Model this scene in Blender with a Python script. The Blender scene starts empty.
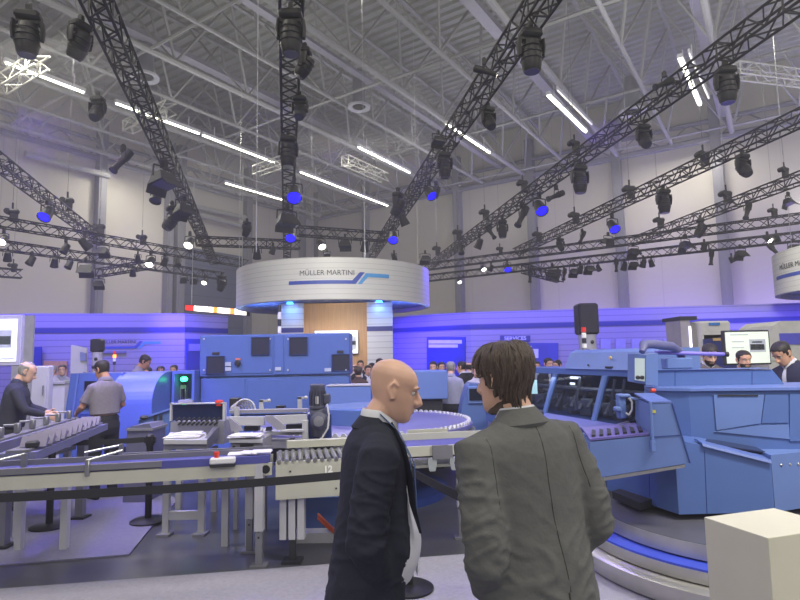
import bpy, math, random
from mathutils import Vector, Matrix, noise
from mathutils.bvhtree import BVHTree
rnd = random.Random(7)
sc = bpy.context.scene
COL = sc.collection
PI = math.pi
V = Vector
# ------------------------------------------------------------------ camera
F = 560.0
CAMZ = 1.70
PITCH = math.atan(56 / F)
cd = bpy.data.cameras.new('camera'); cam = bpy.data.objects.new('camera', cd); COL.objects.link(cam)
cd.sensor_width = 36; cd.lens = 36 * F / 800; cd.clip_start = 0.05; cd.clip_end = 300
CM = Matrix.Translation((0, 0, CAMZ)) @ Matrix.Rotation(PI / 2 + PITCH, 4, 'X') @ Matrix.Rotation(math.radians(-1.03), 4, 'Z')
cam.matrix_world = CM
sc.camera = cam
CR = CM.to_3x3()
def ray(px, py): return CR @ V(((px - 400) / F, -(py - 300) / F, -1.0))
def W(px, py, Y):
    d = ray(px, py); return V((0, 0, CAMZ)) + d * (Y / d.y)
def G(px, py, z=0.0):
    d = ray(px, py); return V((0, 0, CAMZ)) + d * ((z - CAMZ) / d.z)
def VP(px, py, A, B):
    d = ray(px, py); n = V((-(B[1] - A[1]), B[0] - A[0]))
    t = (n.x * A[0] + n.y * A[1]) / (n.x * d.x + n.y * d.y)
    return V((0, 0, CAMZ)) + d * t
def gx(px, Y): return W(px, 356, Y).x
# ------------------------------------------------------------------ materials
def lin(c):
    return tuple(((v / 255) / 12.92 if v / 255 <= .04045 else ((v / 255 + .055) / 1.055) ** 2.4) for v in c) + (1,)
MATS = {}
def M(name, rgb, rough=.5, metal=0.0, var=.08, scale=6, bump=0.0, bscale=60, emit=0.0, ecol=None, coat=0.0, trans=0.0, stretch=None):
    if name in MATS: return MATS[name]
    m = bpy.data.materials.new(name); m.use_nodes = True; nt = m.node_tree; N = nt.nodes; L = nt.links
    b = N['Principled BSDF']; b.inputs['Roughness'].default_value = rough; b.inputs['Metallic'].default_value = metal
    if coat: b.inputs['Coat Weight'].default_value = coat
    if trans: b.inputs['Transmission Weight'].default_value = trans
    c = lin(rgb); tc = N.new('ShaderNodeTexCoord')
    src = tc.outputs['Object']
    if stretch:
        mp = N.new('ShaderNodeMapping'); mp.inputs['Scale'].default_value = stretch; L.new(src, mp.inputs[0]); src = mp.outputs[0]
    nz = N.new('ShaderNodeTexNoise'); nz.inputs['Scale'].default_value = scale; nz.inputs['Detail'].default_value = 4; L.new(src, nz.inputs['Vector'])
    rp = N.new('ShaderNodeValToRGB'); rp.color_ramp.elements[0].position = .3; rp.color_ramp.elements[1].position = .7
    rp.color_ramp.elements[0].color = tuple(v * (1 - var) for v in c[:3]) + (1,); rp.color_ramp.elements[1].color = tuple(min(1, v * (1 + var)) for v in c[:3]) + (1,)
    L.new(nz.outputs['Fac'], rp.inputs[0]); L.new(rp.outputs[0], b.inputs['Base Color'])
    if bump:
        n2 = N.new('ShaderNodeTexNoise'); n2.inputs['Scale'].default_value = bscale; n2.inputs['Detail'].default_value = 5; L.new(src, n2.inputs['Vector'])
        bp = N.new('ShaderNodeBump'); bp.inputs['Strength'].default_value = bump; bp.inputs['Distance'].default_value = .01
        L.new(n2.outputs['Fac'], bp.inputs['Height']); L.new(bp.outputs[0], b.inputs['Normal'])
    if emit:
        b.inputs['Emission Color'].default_value = lin(ecol or rgb); b.inputs['Emission Strength'].default_value = emit
    MATS[name] = m; return m
def stripes(name, rgb, dark, period, axis=2, width=.12, rough=.5, bump=.3, metal=0.0):
    """a surface with regular joints / slats"""
    m = bpy.data.materials.new(name); m.use_nodes = True; nt = m.node_tree; N = nt.nodes; L = nt.links
    b = N['Principled BSDF']; b.inputs['Roughness'].default_value = rough; b.inputs['Metallic'].default_value = metal
    tc = N.new('ShaderNodeTexCoord'); sp = N.new('ShaderNodeSeparateXYZ'); L.new(tc.outputs['Object'], sp.inputs[0])
    d = N.new('ShaderNodeMath'); d.operation = 'DIVIDE'; d.inputs[1].default_value = period; L.new(sp.outputs[axis], d.inputs[0])
    fr = N.new('ShaderNodeMath'); fr.operation = 'FRACT'; L.new(d.outputs[0], fr.inputs[0])
    rp = N.new('ShaderNodeValToRGB'); e = rp.color_ramp.elements
    e[0].position = width * .5; e[0].color = lin(dark); e[1].position = width; e[1].color = lin(rgb)
    L.new(fr.outputs[0], rp.inputs[0]); L.new(rp.outputs[0], b.inputs['Base Color'])
    if bump:
        bp = N.new('ShaderNodeBump'); bp.inputs['Strength'].default_value = bump; bp.inputs['Distance'].default_value = .02
        L.new(rp.outputs[0], bp.inputs['Height']); L.new(bp.outputs[0], b.inputs['Normal'])
    MATS[name] = m; return m
# ------------------------------------------------------------------ object helpers
def tag(o, label=None, cat=None, group=None, kind=None):
    if label: o['label'] = label
    if cat: o['category'] = cat
    if group: o['group'] = group
    if kind: o['kind'] = kind
    return o
def empty(name, loc, rz=0.0, label=None, cat=None, group=None):
    o = bpy.data.objects.new(name, None); COL.objects.link(o); o.location = loc; o.rotation_euler = (0, 0, rz); o.empty_display_size = .1
    return tag(o, label, cat, group)
def world_m(o):
    m = o.matrix_basis.copy()
    while o.parent: o = o.parent; m = o.matrix_basis @ m
    return m
class MB:
    def __init__(s): s.v = []; s.f = []; s.sm = []
    def add(s, vs, fs, smooth=False):
        k = len(s.v); s.v += [V(v) for v in vs]
        for f in fs: s.f.append(tuple(i + k for i in f)); s.sm.append(smooth)
        return s
    def box(s, c, d, rz=0.0, R=None):
        R = R or Matrix.Rotation(rz, 3, 'Z'); c = V(c); h = V(d) / 2
        vs = [c + R @ V((x * h.x, y * h.y, z * h.z)) for z in (-1, 1) for y in (-1, 1) for x in (-1, 1)]
        return s.add(vs, [(0, 2, 3, 1), (4, 5, 7, 6), (0, 1, 5, 4), (2, 6, 7, 3), (0, 4, 6, 2), (1, 3, 7, 5)])
    def bbox(s, lo, hi):
        lo = V(lo); hi = V(hi); return s.box((lo + hi) / 2, hi - lo)
    def rbox(s, c, d, r=.02, rz=0.0, R=None):
        """box with chamfered edges"""
        R = R or Matrix.Rotation(rz, 3, 'Z'); c = V(c); h = V(d) / 2; r = min(r, min(h) * .9)
        vs = []; idx = {}
        for sx in (-1, 1):
            for sy in (-1, 1):
                for sz in (-1, 1):
                    for a in range(3):
                        p = [sx * (h.x - r), sy * (h.y - r), sz * (h.z - r)]; p[a] = (sx, sy, sz)[a] * h[a]
                        idx[(sx, sy, sz, a)] = len(vs); vs.append(c + R @ V(p))
        fs = []
        for a in range(3):
            b, e = (a + 1) % 3, (a + 2) % 3
            for sg in (-1, 1):
                q = []
                for (u, w) in ((-1, -1), (1, -1), (1, 1), (-1, 1)):
                    k = [0, 0, 0]; k[a] = sg; k[b] = u; k[e] = w; q.append(idx[tuple(k) + (a,)])
                fs.append(tuple(q) if sg > 0 else tuple(q[::-1]))
            for u in (-1, 1):
                for w in (-1, 1):
                    k0 = [0, 0, 0]; k0[a] = -1; k0[b] = u; k0[e] = w; k1 = list(k0); k1[a] = 1
                    q = (idx[tuple(k0) + (b,)], idx[tuple(k1) + (b,)], idx[tuple(k1) + (e,)], idx[tuple(k0) + (e,)])
                    fs.append(q if u * w < 0 else q[::-1])
        for sx in (-1, 1):
            for sy in (-1, 1):
                for sz in (-1, 1):
                    q = tuple(idx[(sx, sy, sz, a)] for a in range(3)); fs.append(q if sx * sy * sz > 0 else q[::-1])
        return s.add(vs, fs)
    def tube(s, p0, p1, r, n=8, r1=None, cap=True):
        p0 = V(p0); p1 = V(p1); t = (p1 - p0)
        if t.length < 1e-6: return s
        t.normalize(); a = t.orthogonal().normalized(); b = t.cross(a); r1 = r if r1 is None else r1
        vs = [p0 + (a * math.cos(2 * PI * i / n) + b * math.sin(2 * PI * i / n)) * r for i in range(n)] + [p1 + (a * math.cos(2 * PI * i / n) + b * math.sin(2 * PI * i / n)) * r1 for i in range(n)]
        fs = [(i, (i + 1) % n, n + (i + 1) % n, n + i) for i in range(n)]
        s.add(vs, fs, n > 5)
        if cap: s.add(vs, [tuple(range(n))[::-1], tuple(range(n, 2 * n))])
        return s
    def poly(s, pts, r, n=8):
        for a, b in zip(pts, pts[1:]): s.tube(a, b, r, n)
        return s
    def lathe(s, prof, c=(0, 0, 0), n=32, R=None, smooth=True, cap=True):
        """profile of (radius, z) turned round z"""
        c = V(c); R = R or Matrix.Identity(3); vs = []
        for r, z in prof:
            for i in range(n):
                a = 2 * PI * i / n; vs.append(c + R @ V((r * math.cos(a), r * math.sin(a), z)))
        fs = []
        for k in range(len(prof) - 1):
            for i in range(n): fs.append((k * n + i, k * n + (i + 1) % n, (k + 1) * n + (i + 1) % n, (k + 1) * n + i))
        s.add(vs, fs, smooth)
        if cap: s.add(vs, [tuple(range(n))[::-1], tuple(range((len(prof) - 1) * n, len(prof) * n))])
        return s
    def prism(s, poly, ext):
        """polygon pulled along ext"""
        n = len(poly); ext = V(ext); a = [V(p) for p in poly]; b = [p + ext for p in a]
        nrm = sum(((a[i] - a[0]).cross(a[(i + 1) % n] - a[0]) for i in range(n)), V((0, 0, 0)))
        if nrm.dot(ext) > 0: a.reverse(); b.reverse()
        return s.add(a + b, [tuple(range(n)), tuple(range(n, 2 * n))[::-1]] + [(i, n + i, n + (i + 1) % n, (i + 1) % n) for i in range(n)])
    def loft(s, cs, rs, n=20, side=(1, 0, 0), power=1.0, fn=None, smooth=True):
        cs = [V(c) for c in cs]; side = V(side); k0 = []; vs = []
        for i, c in enumerate(cs):
            t = (cs[min(i + 1, len(cs) - 1)] - cs[max(i - 1, 0)]).normalized()
            a = side - t * side.dot(t)
            if a.length < 1e-3: a = t.orthogonal()
            a.normalize(); b = t.cross(a)
            rx, ry = rs[i] if isinstance(rs[i], (tuple, list)) else (rs[i], rs[i])
            for j in range(n):
                an = 2 * PI * j / n; ca, sa = math.cos(an), math.sin(an)
                if power != 1.0: ca = math.copysign(abs(ca) ** power, ca); sa = math.copysign(abs(sa) ** power, sa)
                m = fn(i, an) if fn else 1.0
                vs.append(c + (a * ca * rx + b * sa * ry) * m)
        fs = [(k * n + i, k * n + (i + 1) % n, (k + 1) * n + (i + 1) % n, (k + 1) * n + i) for k in range(len(cs) - 1) for i in range(n)]
        b0 = len(vs); vs += [cs[0], cs[-1]]; e = (len(cs) - 1) * n
        fs += [(b0, (i + 1) % n, i) for i in range(n)] + [(b0 + 1, e + i, e + (i + 1) % n) for i in range(n)]
        return s.add(vs, fs, smooth)
    def ball(s, c, r, n=14, m=9, R=None):
        c = V(c); rx, ry, rz = r if isinstance(r, (tuple, list)) else (r, r, r); R = R or Matrix.Identity(3)
        vs = [c + R @ V((0, 0, -rz))]
        for k in range(1, m):
            t = PI * k / m - PI / 2
            for i in range(n):
                a = 2 * PI * i / n; vs.append(c + R @ V((rx * math.cos(t) * math.cos(a), ry * math.cos(t) * math.sin(a), rz * math.sin(t))))
        vs.append(c + R @ V((0, 0, rz))); fs = [(0, 1 + (i + 1) % n, 1 + i) for i in range(n)]
        for k in range(m - 2):
            for i in range(n): fs.append((1 + k * n + i, 1 + k * n + (i + 1) % n, 1 + (k + 1) * n + (i + 1) % n, 1 + (k + 1) * n + i))
        e = 1 + (m - 2) * n; fs += [(e + i, e + (i + 1) % n, len(vs) - 1) for i in range(n)]
        return s.add(vs, fs, True)
    def mesh(s, name):
        me = bpy.data.meshes.new(name); me.from_pydata([tuple(v) for v in s.v], [], s.f)
        me.polygons.foreach_set('use_smooth', s.sm); me.update()
        if any(s.sm): me.set_sharp_from_angle(angle=math.radians(42))
        return me
    def build(s, name, mat, parent=None, world=True, bevel=0.0):
        if parent is not None and world:
            mi = world_m(parent).inverted(); s.v = [mi @ v for v in s.v]
        o = bpy.data.objects.new(name, s.mesh(name)); COL.objects.link(o)
        if mat: o.data.materials.append(mat)
        if parent is not None: o.parent = parent
        if bevel:
            b = o.modifiers.new('bevel', 'BEVEL'); b.width = bevel; b.segments = 2; b.limit_method = 'ANGLE'; b.angle_limit = .6
        return o
def struct(name, mb, mat, label=None):
    o = mb.build(name, mat); o['kind'] = 'structure'
    if label: o['label'] = label
    return o
def dup(root, loc=None, rz=None, label=None, scale=None, mats=None):
    r = root.copy(); COL.objects.link(r)
    if loc is not None: r.location = loc
    if rz is not None: r.rotation_euler = (0, 0, rz)
    if scale is not None: r.scale = (scale,) * 3
    if label: r['label'] = label
    for ch in list(root.children):
        c = ch.copy(); COL.objects.link(c); c.parent = r
        for g in list(ch.children):
            d = g.copy(); COL.objects.link(d); d.parent = c
    return r
def setmat(o, m):
    o.material_slots[0].link = 'OBJECT'; o.material_slots[0].material = m
def text_mesh(txt, size, depth=.004, shear=0.0, bold=0.0, space=1.0):
    cu = bpy.data.curves.new('lettering', 'FONT'); cu.body = txt; cu.size = size; cu.extrude = depth / 2; cu.shear = shear; cu.offset = bold
    cu.align_x = 'CENTER'; cu.align_y = 'CENTER'; cu.space_character = space
    o = bpy.data.objects.new('t', cu); COL.objects.link(o); dg = bpy.context.evaluated_depsgraph_get()
    me = bpy.data.meshes.new_from_object(o.evaluated_get(dg), depsgraph=dg); bpy.data.objects.remove(o)
    mb = MB(); mb.v = [v.co.copy() for v in me.vertices]; mb.f = [tuple(p.vertices) for p in me.polygons]; mb.sm = [False] * len(mb.f)
    return mb
def put_text(txt, size, origin, right, up, mat, parent, name='lettering', **kw):
    mb = text_mesh(txt, size, **kw); right = V(right).normalized(); up = V(up).normalized(); n = right.cross(up); o = V(origin)
    mb.v = [o + right * v.x + up * v.y + n * v.z for v in mb.v]
    return mb.build(name, mat, parent)
def voxel(mb, size, smooth=2, disp=None):
    """union of closed shapes as one continuous surface"""
    o = bpy.data.objects.new('tmp', mb.mesh('tmp')); COL.objects.link(o)
    r = o.modifiers.new('r', 'REMESH'); r.mode = 'VOXEL'; r.voxel_size = size; r.use_smooth_shade = True
    if smooth:
        k = o.modifiers.new('s', 'SMOOTH'); k.factor = .5; k.iterations = smooth
    dg = bpy.context.evaluated_depsgraph_get(); me = bpy.data.meshes.new_from_object(o.evaluated_get(dg), depsgraph=dg)
    old = o.data; bpy.data.objects.remove(o); bpy.data.meshes.remove(old)
    if disp:
        ns = [v.normal.copy() for v in me.vertices]
        for v, nn in zip(me.vertices, ns): v.co = v.co + nn * disp(v.co, nn)
    me.polygons.foreach_set('use_smooth', [True] * len(me.polygons)); me.update()
    return me
def mesh_obj(name, me, mat, parent=None):
    o = bpy.data.objects.new(name, me); me.name = name; COL.objects.link(o); me.materials.clear(); me.materials.append(mat)
    if parent is not None: o.parent = parent
    return o
# palette
BLUE = M('machine_blue_paint', (76, 102, 162), .42, var=.03, coat=.15)
BLUE_LIT = M('machine_blue_lit_tint', (94, 118, 176), .42, var=.03)  # lit copy of the machine blue, the brighter light mixed into the colour
DBLUE = M('machine_deep_blue_paint', (40, 62, 130), .45, var=.05)
CREAM = M('conveyor_cream_paint', (182, 182, 170), .45, var=.04)
STEEL = M('brushed_steel', (175, 176, 178), .32, .85, var=.08, scale=30, stretch=(1, 1, 12))
ALU = M('grey_aluminium', (128, 128, 136), .4, .4, var=.06)
GREYM = M('machine_grey_paint', (120, 120, 132), .5, var=.06)
LGREY = M('light_grey_paint', (182, 182, 190), .5, var=.04)
DARK = M('dark_grey_plastic', (38, 39, 46), .5, var=.1)
BLACK = M('black_plastic', (22, 22, 26), .45, var=.1)
TRUSSM = M('black_truss_paint', (34, 34, 40), .5, .2, var=.1)
FIXM = M('black_fixture_housing', (30, 30, 34), .5, var=.15, scale=20)
LENS = M('glass_lens', (70, 72, 82), .12, var=.05)
WHITE = M('white_paint', (215, 215, 220), .5, var=.03)
RED = M('red_plastic', (215, 60, 45), .4)
RUBBER = M('black_belt', (32, 33, 38), .7, var=.1)
PAPER = M('paper', (222, 220, 230), .7, var=.04)
BELTB = M('blue_conveyor_belt', (74, 76, 150), .5, var=.06)
VIOL = M('violet_blue_belt', (70, 74, 150), .5, var=.06)
TINT = M('dark_tinted_glass', (26, 30, 40), .08, var=.05)
# ================================================================== THE HALL
ZC = 12.0
D1 = V((.556, .831, 0)); D2 = V((.831, -.556, 0))
CN = V((gx(314, 41), 41, 0))
fl = MB(); fl.bbox((-45, -8, -.2), (62, 46, 0))
mf = M('polished_concrete', (74, 75, 82), .28, var=.25, scale=1.2, bump=.05, bscale=8)
struct('floor', fl, mf, 'dark polished concrete hall floor')
wallm = stripes('hall_wall_panels', (180, 176, 168), (166, 162, 156), 4.4, 0, .008, .7, .1)
def wall(name, d, ln, label):
    mb = MB(); n = V((-d.y, d.x, 0))
    if n.dot(V((0, 0, 0)) - CN) > 0: n = -n
    a = CN.copy(); mb.prism([a, a + d * ln, a + d * ln + n * .4, a + n * .4], (0, 0, ZC + 4.2))
    return struct(name, mb, wallm, label)
wall('wall_left', -D1, 56, 'tall pale hall wall with the dark gate')
wall('wall_right', D2, 80, 'tall pale hall wall behind the row of columns')
# corrugated roof deck: ridges run along D2
deck = MB(); zr = ZC + 3.0; step = .45
for k in range(-20, 125):
    s0 = -k * step
    prof = [(0, 0), (.12, .0), (.17, .1), (.39, .1), (.45, 0)]
    for (u0, h0), (u1, h1) in zip(prof, prof[1:]):
        a = CN - D1 * (k * step - u0 + 0) + V((0, 0, zr + h0)); b = CN - D1 * (k * step - u1) + V((0, 0, zr + h1))
        deck.add([a - D2 * 1, a + D2 * 62, b + D2 * 62, b - D2 * 1], [(0, 1, 2, 3)])
deckm = M('roof_deck_metal', (146, 147, 143), .6, .0, var=.06)
struct('ceiling', deck, deckm, 'corrugated grey metal roof deck')
steelw = M('roof_steel_paint', (146, 146, 146), .5, var=.05)
steeld = M('roof_steel_dark_grey', (108, 108, 118), .5, var=.05)  # darker grey for the eaves beams and hoist chains
# roof beams along D1, bottom chords spaced over the hall, each beam with webbing up to its own top chord
def on_plan(u, v, z): return CN + D2 * u - D1 * v + V((0, 0, z))
SP = 2.6
for i in range(0, 20):
    u = 1.0 + SP * i; mb = MB()
    L0, L1 = 0.2, 52
    main = (i % 2 == 0)
    mb.tube(on_plan(u, L0, ZC), on_plan(u, L1, ZC), .12 if main else .08, 8)
    mb.tube(on_plan(u + .9, L0, ZC + 2.7), on_plan(u + .9, L1, ZC + 2.7), .09, 6)
    k = 0; v = L0 + (0 if main else 1.6)
    while v + 3.2 < L1:
        mb.tube(on_plan(u, v, ZC), on_plan(u + .9, v + 1.6, ZC + 2.7), .055, 5, cap=False)
        mb.tube(on_plan(u + .9, v + 1.6, ZC + 2.7), on_plan(u, v + 3.2, ZC), .055, 5, cap=False)
        mb.tube(on_plan(u, v, ZC), on_plan(u - 1.7, v + 1.6, ZC + 2.7), .05, 5, cap=False)
        v += 3.2
    if main:
        v = L0 + 1
        while v < L1:
            mb.tube(on_plan(u, v, ZC), on_plan(u + SP * 2, v + 0, ZC + .05), .06, 5, cap=False); v += 6.4
    struct('roof_beam', mb, steelw)
# cable trays and ducts along the beams
for u, z, w, h in ((4.6, ZC + .8, .3, .12), (10.1, ZC + 1.0, .4, .2), (15.0, ZC + .7, .3, .12), (20.4, ZC + 1.0, .4, .2), (26.5, ZC + .8, .35, .15), (32.0, ZC + 1.0, .4, .2)):
    mb = MB(); a = on_plan(u, .3, z); b = on_plan(u, 52, z); mb.prism([a, a + D2 * w, a + D2 * w + V((0, 0, h)), a + V((0, 0, h))], b - a)
    o = struct('ceiling_beam', mb, M('duct_metal', (150, 148, 160), .45, .2))
# columns on the two walls
colm = M('column_grey_paint', (118, 118, 126), .55, var=.05)
RW = (CN, CN + D2 * 10); LW = (CN, CN - D1 * 10)
def column(px, py, line, w=.55, dep=.45, m=None):
    p = VP(px, py, line[0], line[1]); d = (line[1] - line[0]).normalized(); n = V((-d.y, d.x, 0))
    if n.dot(-p) < 0: n = -n
    c = V((p.x, p.y, (ZC + 2) / 2)) + n * (dep / 2 + .01)
    mb = MB(); R = Matrix((d, n, V((0, 0, 1)))).transposed()
    mb.box(c, (w, dep, ZC + 2), R=R); mb.box(c + n * dep * .5, (w * .55, .06, ZC + 2), R=R)
    struct('pillar', mb, m or colm)
for px, py, w in ((462, 300, .45), (537, 300, .45), (625, 300, .45), (728, 300, .45), (368, 250, .35)): column(px, py, RW, w)
for px, py, w in ((95, 280, .4), (165, 280, .35), (176, 280, .5), (245, 240, .45), (315, 240, .3), (300, 240, .3)): column(px, py, LW, w)
# eaves beam where roof meets the walls
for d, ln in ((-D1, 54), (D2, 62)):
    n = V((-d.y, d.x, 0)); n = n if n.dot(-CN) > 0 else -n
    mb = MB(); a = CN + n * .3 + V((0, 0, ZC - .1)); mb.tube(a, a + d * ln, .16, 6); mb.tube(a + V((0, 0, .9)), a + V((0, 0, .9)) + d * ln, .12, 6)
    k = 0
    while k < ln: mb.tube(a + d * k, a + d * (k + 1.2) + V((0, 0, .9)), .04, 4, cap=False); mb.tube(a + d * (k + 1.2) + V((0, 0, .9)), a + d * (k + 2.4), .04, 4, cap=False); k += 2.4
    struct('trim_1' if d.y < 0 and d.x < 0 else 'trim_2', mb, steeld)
# tall dark gate low in the left wall
def wallrect(px0, py0, px1, py1, line, off=.05, th=.12):
    d = (line[1] - line[0]).normalized(); n = V((-d.y, d.x, 0)); n = n if n.dot(-line[0]) > 0 else -n
    a = VP(px0, py0, *line); b = VP(px1, py0, *line); z0 = VP(px0, py1, *line).z
    a.z = max(0, z0); b.z = a.z; zt = VP((px0 + px1) / 2, py0, *line).z
    mb = MB(); mb.prism([a + n * off, b + n * off, b + n * (off + th), a + n * (off + th)], (0, 0, zt - a.z)); return mb
struct('door_1', wallrect(183, 252, 243, 360, LW), stripes('gate_dark_panels', (84, 90, 112), (60, 64, 84), .9, 2, .05, .5), 'tall dark grey gate in the pale hall wall')
for (x0, y0, x1, y1) in ((185, 214, 241, 228), (182, 206, 240, 219), (20, 156, 104, 178)):
    a = VP(x0, y0, *LW); b = VP(x1, y1, *LW); n = V((.83, -.55, 0)); mb = MB(); mb.tube(a + n * .5, b + n * .5, .16, 8)
    struct('trim_3', mb, steelw)
# ------------------------------------------------------------------ ceiling lamps
tube_on = M('lit_light_strip', (255, 252, 232), .4, emit=9.0)
strip = [(-60, 40, -4, 60, 'first'), (4, 62, 85, 93, 'x'), (115, 103, 200, 134, 'x'), (202, 135, 275, 163, 'x'), (300, 172, 388, 206, 'x'), (225, 183, 283, 200, 'x'), (358, 147, 410, 173, 'x'), (446, 124, 490, 153, 'x'), (548, 95, 586, 132, 'x'), (680, 58, 700, 105, 'x'), (557, 90, 592, 125, 't'), (689, 53, 709, 99, 't')]
slab = ['', 'lit ceiling strip at the start of the long row', 'lit ceiling strip of the long row beside the dangling hooded lamp', 'lit ceiling strip of the long row just before the truss over the round sign', 'lit ceiling strip at the far end of the long row',
        'short lit ceiling strip below the long row near the wall', 'lit ceiling strip next to the truss behind the round sign, alone', 'lit ceiling strip crossed by the black truss, brighter half-hidden one', 'thick lit ceiling strip standing clear between two roof beams', 'thick lit ceiling strip crossed by a black truss near the hooded moving head', 'thin pale strip parallel to the clear thick ceiling strip', 'thin pale strip parallel to the strip crossed near the hooded moving head']
for i, (x0, y0, x1, y1, k) in enumerate(strip):
    if i == 0: continue
    a = G(x0, y0, ZC - .35); b = G(x1, y1, ZC - .35); r = .03 if k == 't' else .055
    if i in (8, 9): r = .075
    t = empty('ceiling_light', (a + b) / 2, 0, slab[i], 'ceiling light', 'strip lights on the roof beams')
    d = (b - a).normalized(); mb = MB(); s = d.cross(V((0, 0, 1))).normalized()
    mb.prism([a + s * r * 1.3 + V((0, 0, .02)), a - s * r * 1.3 + V((0, 0, .02)), a - s * r + V((0, 0, .16)), a + s * r + V((0, 0, .16))], b - a)
    for q in (.15, .85): p = a.lerp(b, q); mb.tube(p + V((0, 0, .1)), p + V((0, 0, .6)), .02, 5)
    mb.build('housing', WHITE, t)
    mb = MB(); mb.tube(a + d * .05, b - d * .05, r * .8, 8); mb.build('lamp_tube', tube_on if k != 't' else M('dim_light_strip', (230, 228, 215), .4, emit=1.2), t)
# round air outlets
for px, py, w, lab in ((145, 77, 27, 'round ceiling air outlet near the long row of strips'), (359, 107, 22, 'round ceiling air outlet between the middle trusses'), (633, 112, 26, 'round ceiling air outlet behind the black truss with the moving heads')):
    c = G(px, py, ZC - .2); r = w / 2 * c.y / F * 1.05
    t = empty('air_outlet', c, 0, lab, 'air vent', 'round air outlets under the roof')
    mb = MB(); mb.lathe([(r * .62, 0), (r, -.05), (r, .04), (r * .62, .1), (r * .62, 0)], c, 28, cap=False); mb.build('ring', LGREY, t)
    mb = MB(); mb.lathe([(r * .6, .02), (r * .55, 1.5)], c, 24); mb.build('duct', GREYM, t)
    mb = MB(); mb.lathe([(r * .5, -.03), (r * .56, .01)], c, 24); mb.build('core', DARK, t)
# ------------------------------------------------------------------ lighting trusses
ZT = 6.0
def truss(P, Q, s, mat, label, name='lighting_truss', cat='lighting truss', group='black lighting trusses', seg=None, rod=.021):
    P = V(P); Q = V(Q); d = Q - P; L = d.length; d.normalize(); sd = d.cross(V((0, 0, 1))).normalized(); up = sd.cross(d)
    t = empty(name, P, 0, label, cat, group); h = s / 2
    cs = [sd * h * a + up * h * b for a, b in ((1, 1), (-1, 1), (-1, -1), (1, -1))]
    for c in cs:
        mb = MB(); mb.tube(P + c, Q + c, rod, 6); mb.build('chord', mat, t)
    n = max(2, round(L / (seg or s * 1.05))); mb = MB()
    for i in range(n):
        a = P + d * (L * i / n); b = P + d * (L * (i + 1) / n)
        for k in range(4):
            c0, c1 = cs[k], cs[(k + 1) % 4]
            if i % 2: c0, c1 = c1, c0
            mb.tube(a + c0, b + c1, rod * .62, 4, cap=False)
        if i % 4 == 0:
            for k in range(4): mb.tube(a + cs[k], a + cs[(k + 1) % 4], rod * .62, 4, cap=False)
    mb.build('lattice', mat, t); return t
TD = V((math.sin(math.radians(-11.6)), math.cos(math.radians(-11.6)), 0))
def fan(px, py, ex, ey, y0=1.0):
    """a truss of the parallel fan through two pixels"""
    a = G(px, py, ZT); b = G(ex, ey, ZT); d = (b - a).normalized(); return a - d * ((a.y - y0) / d.y), b
TR = {}
def T(key, a, b, label, s=.27, **k): TR[key] = (a, b); truss(a, b, s, TRUSSM, label, **k)
a, b = fan(0, 163, 101, 241); T('F', a, b, 'short black truss nearest the wall screen, carrying a blue lamp')
a, b = fan(97, 0, 214, 262); T('A', a, b, 'black truss with the big hooded lamp, passing the nearest air outlet')
a, b = fan(291, 0, 287, 262); T('B', a, b, 'black truss hanging straight over the round sign with blue lamps')
a, b = fan(542, 0, 372, 255); T('C', a, b, 'black truss slanting down behind the round sign, crossing one lit ceiling strip')
a, b = fan(800, -3, 430, 266); T('D', a, b, 'long black truss crossing two lit ceiling strips and a column')
a, b = fan(800, 118, 516, 252); T('E', a, b, 'black truss under the long one, ending mid cross truss')
a, b = fan(800, 178, 632, 242); T('G', a, b, 'lowest black truss of the fan above the hanging curved sign')
def pt(*p): return G(p[0], p[1], ZT)
T('R1', G(403, 270, 5.5), G(840, 213, 5.5), 'upper black cross truss in front of the column wall')
T('R2', G(420, 279, 5.1), G(840, 232, 5.1), 'lower black cross truss in front of the column wall')
T('L1', G(-30, 217, 5.5), G(246, 264, 5.5), 'upper black cross truss in front of the gate wall')
T('L2', G(-30, 241, 5.1), G(222, 276, 5.1), 'lower black cross truss in front of the gate wall')
T('L3', G(99, 273, 4.65), G(146, 265, 4.65), 'very short black truss linking to the lower cross truss', s=.24)
T('M1', G(298, 231, 5.5), G(385, 237, 5.5), 'short level black truss joining the trusses above the round sign')
T('M2', G(196, 241, 5.5), G(300, 245, 5.5), 'level black truss between the gate and the round sign')
T('X1', G(-20, 271, 4.9), G(22, 274, 4.9), 'tiny black truss stub low beside the wall screen', s=.3)
T('X2', G(525, 269, 4.4), G(560, 279, 4.4), 'tiny black truss stub under the lower cross truss', s=.25)
silver = M('silver_truss', (190, 190, 182), .4, .3)
for (x0, y0, x1, y1, lab) in ((0, 86, 42, 60, 'short silver truss crossing the strip at the start of the long row'), (128, 127, 171, 107, 'short silver truss crossing the middle of the long strip row'), (256, 171, 284, 161, 'short silver truss at the truss over the round sign'), (735, 70, 830, 82, 'silver truss stretched beside the big moving head on the long truss'), (345, 160, 385, 178, 'faint silver truss between the two far ceiling strips')):
    truss(G(x0, y0, ZC - 1.0), G(x1, y1, ZC - 1.0), .42, silver, lab, 'silver_truss', 'truss', 'silver trusses under the roof', seg=.6, rod=.03)
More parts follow.
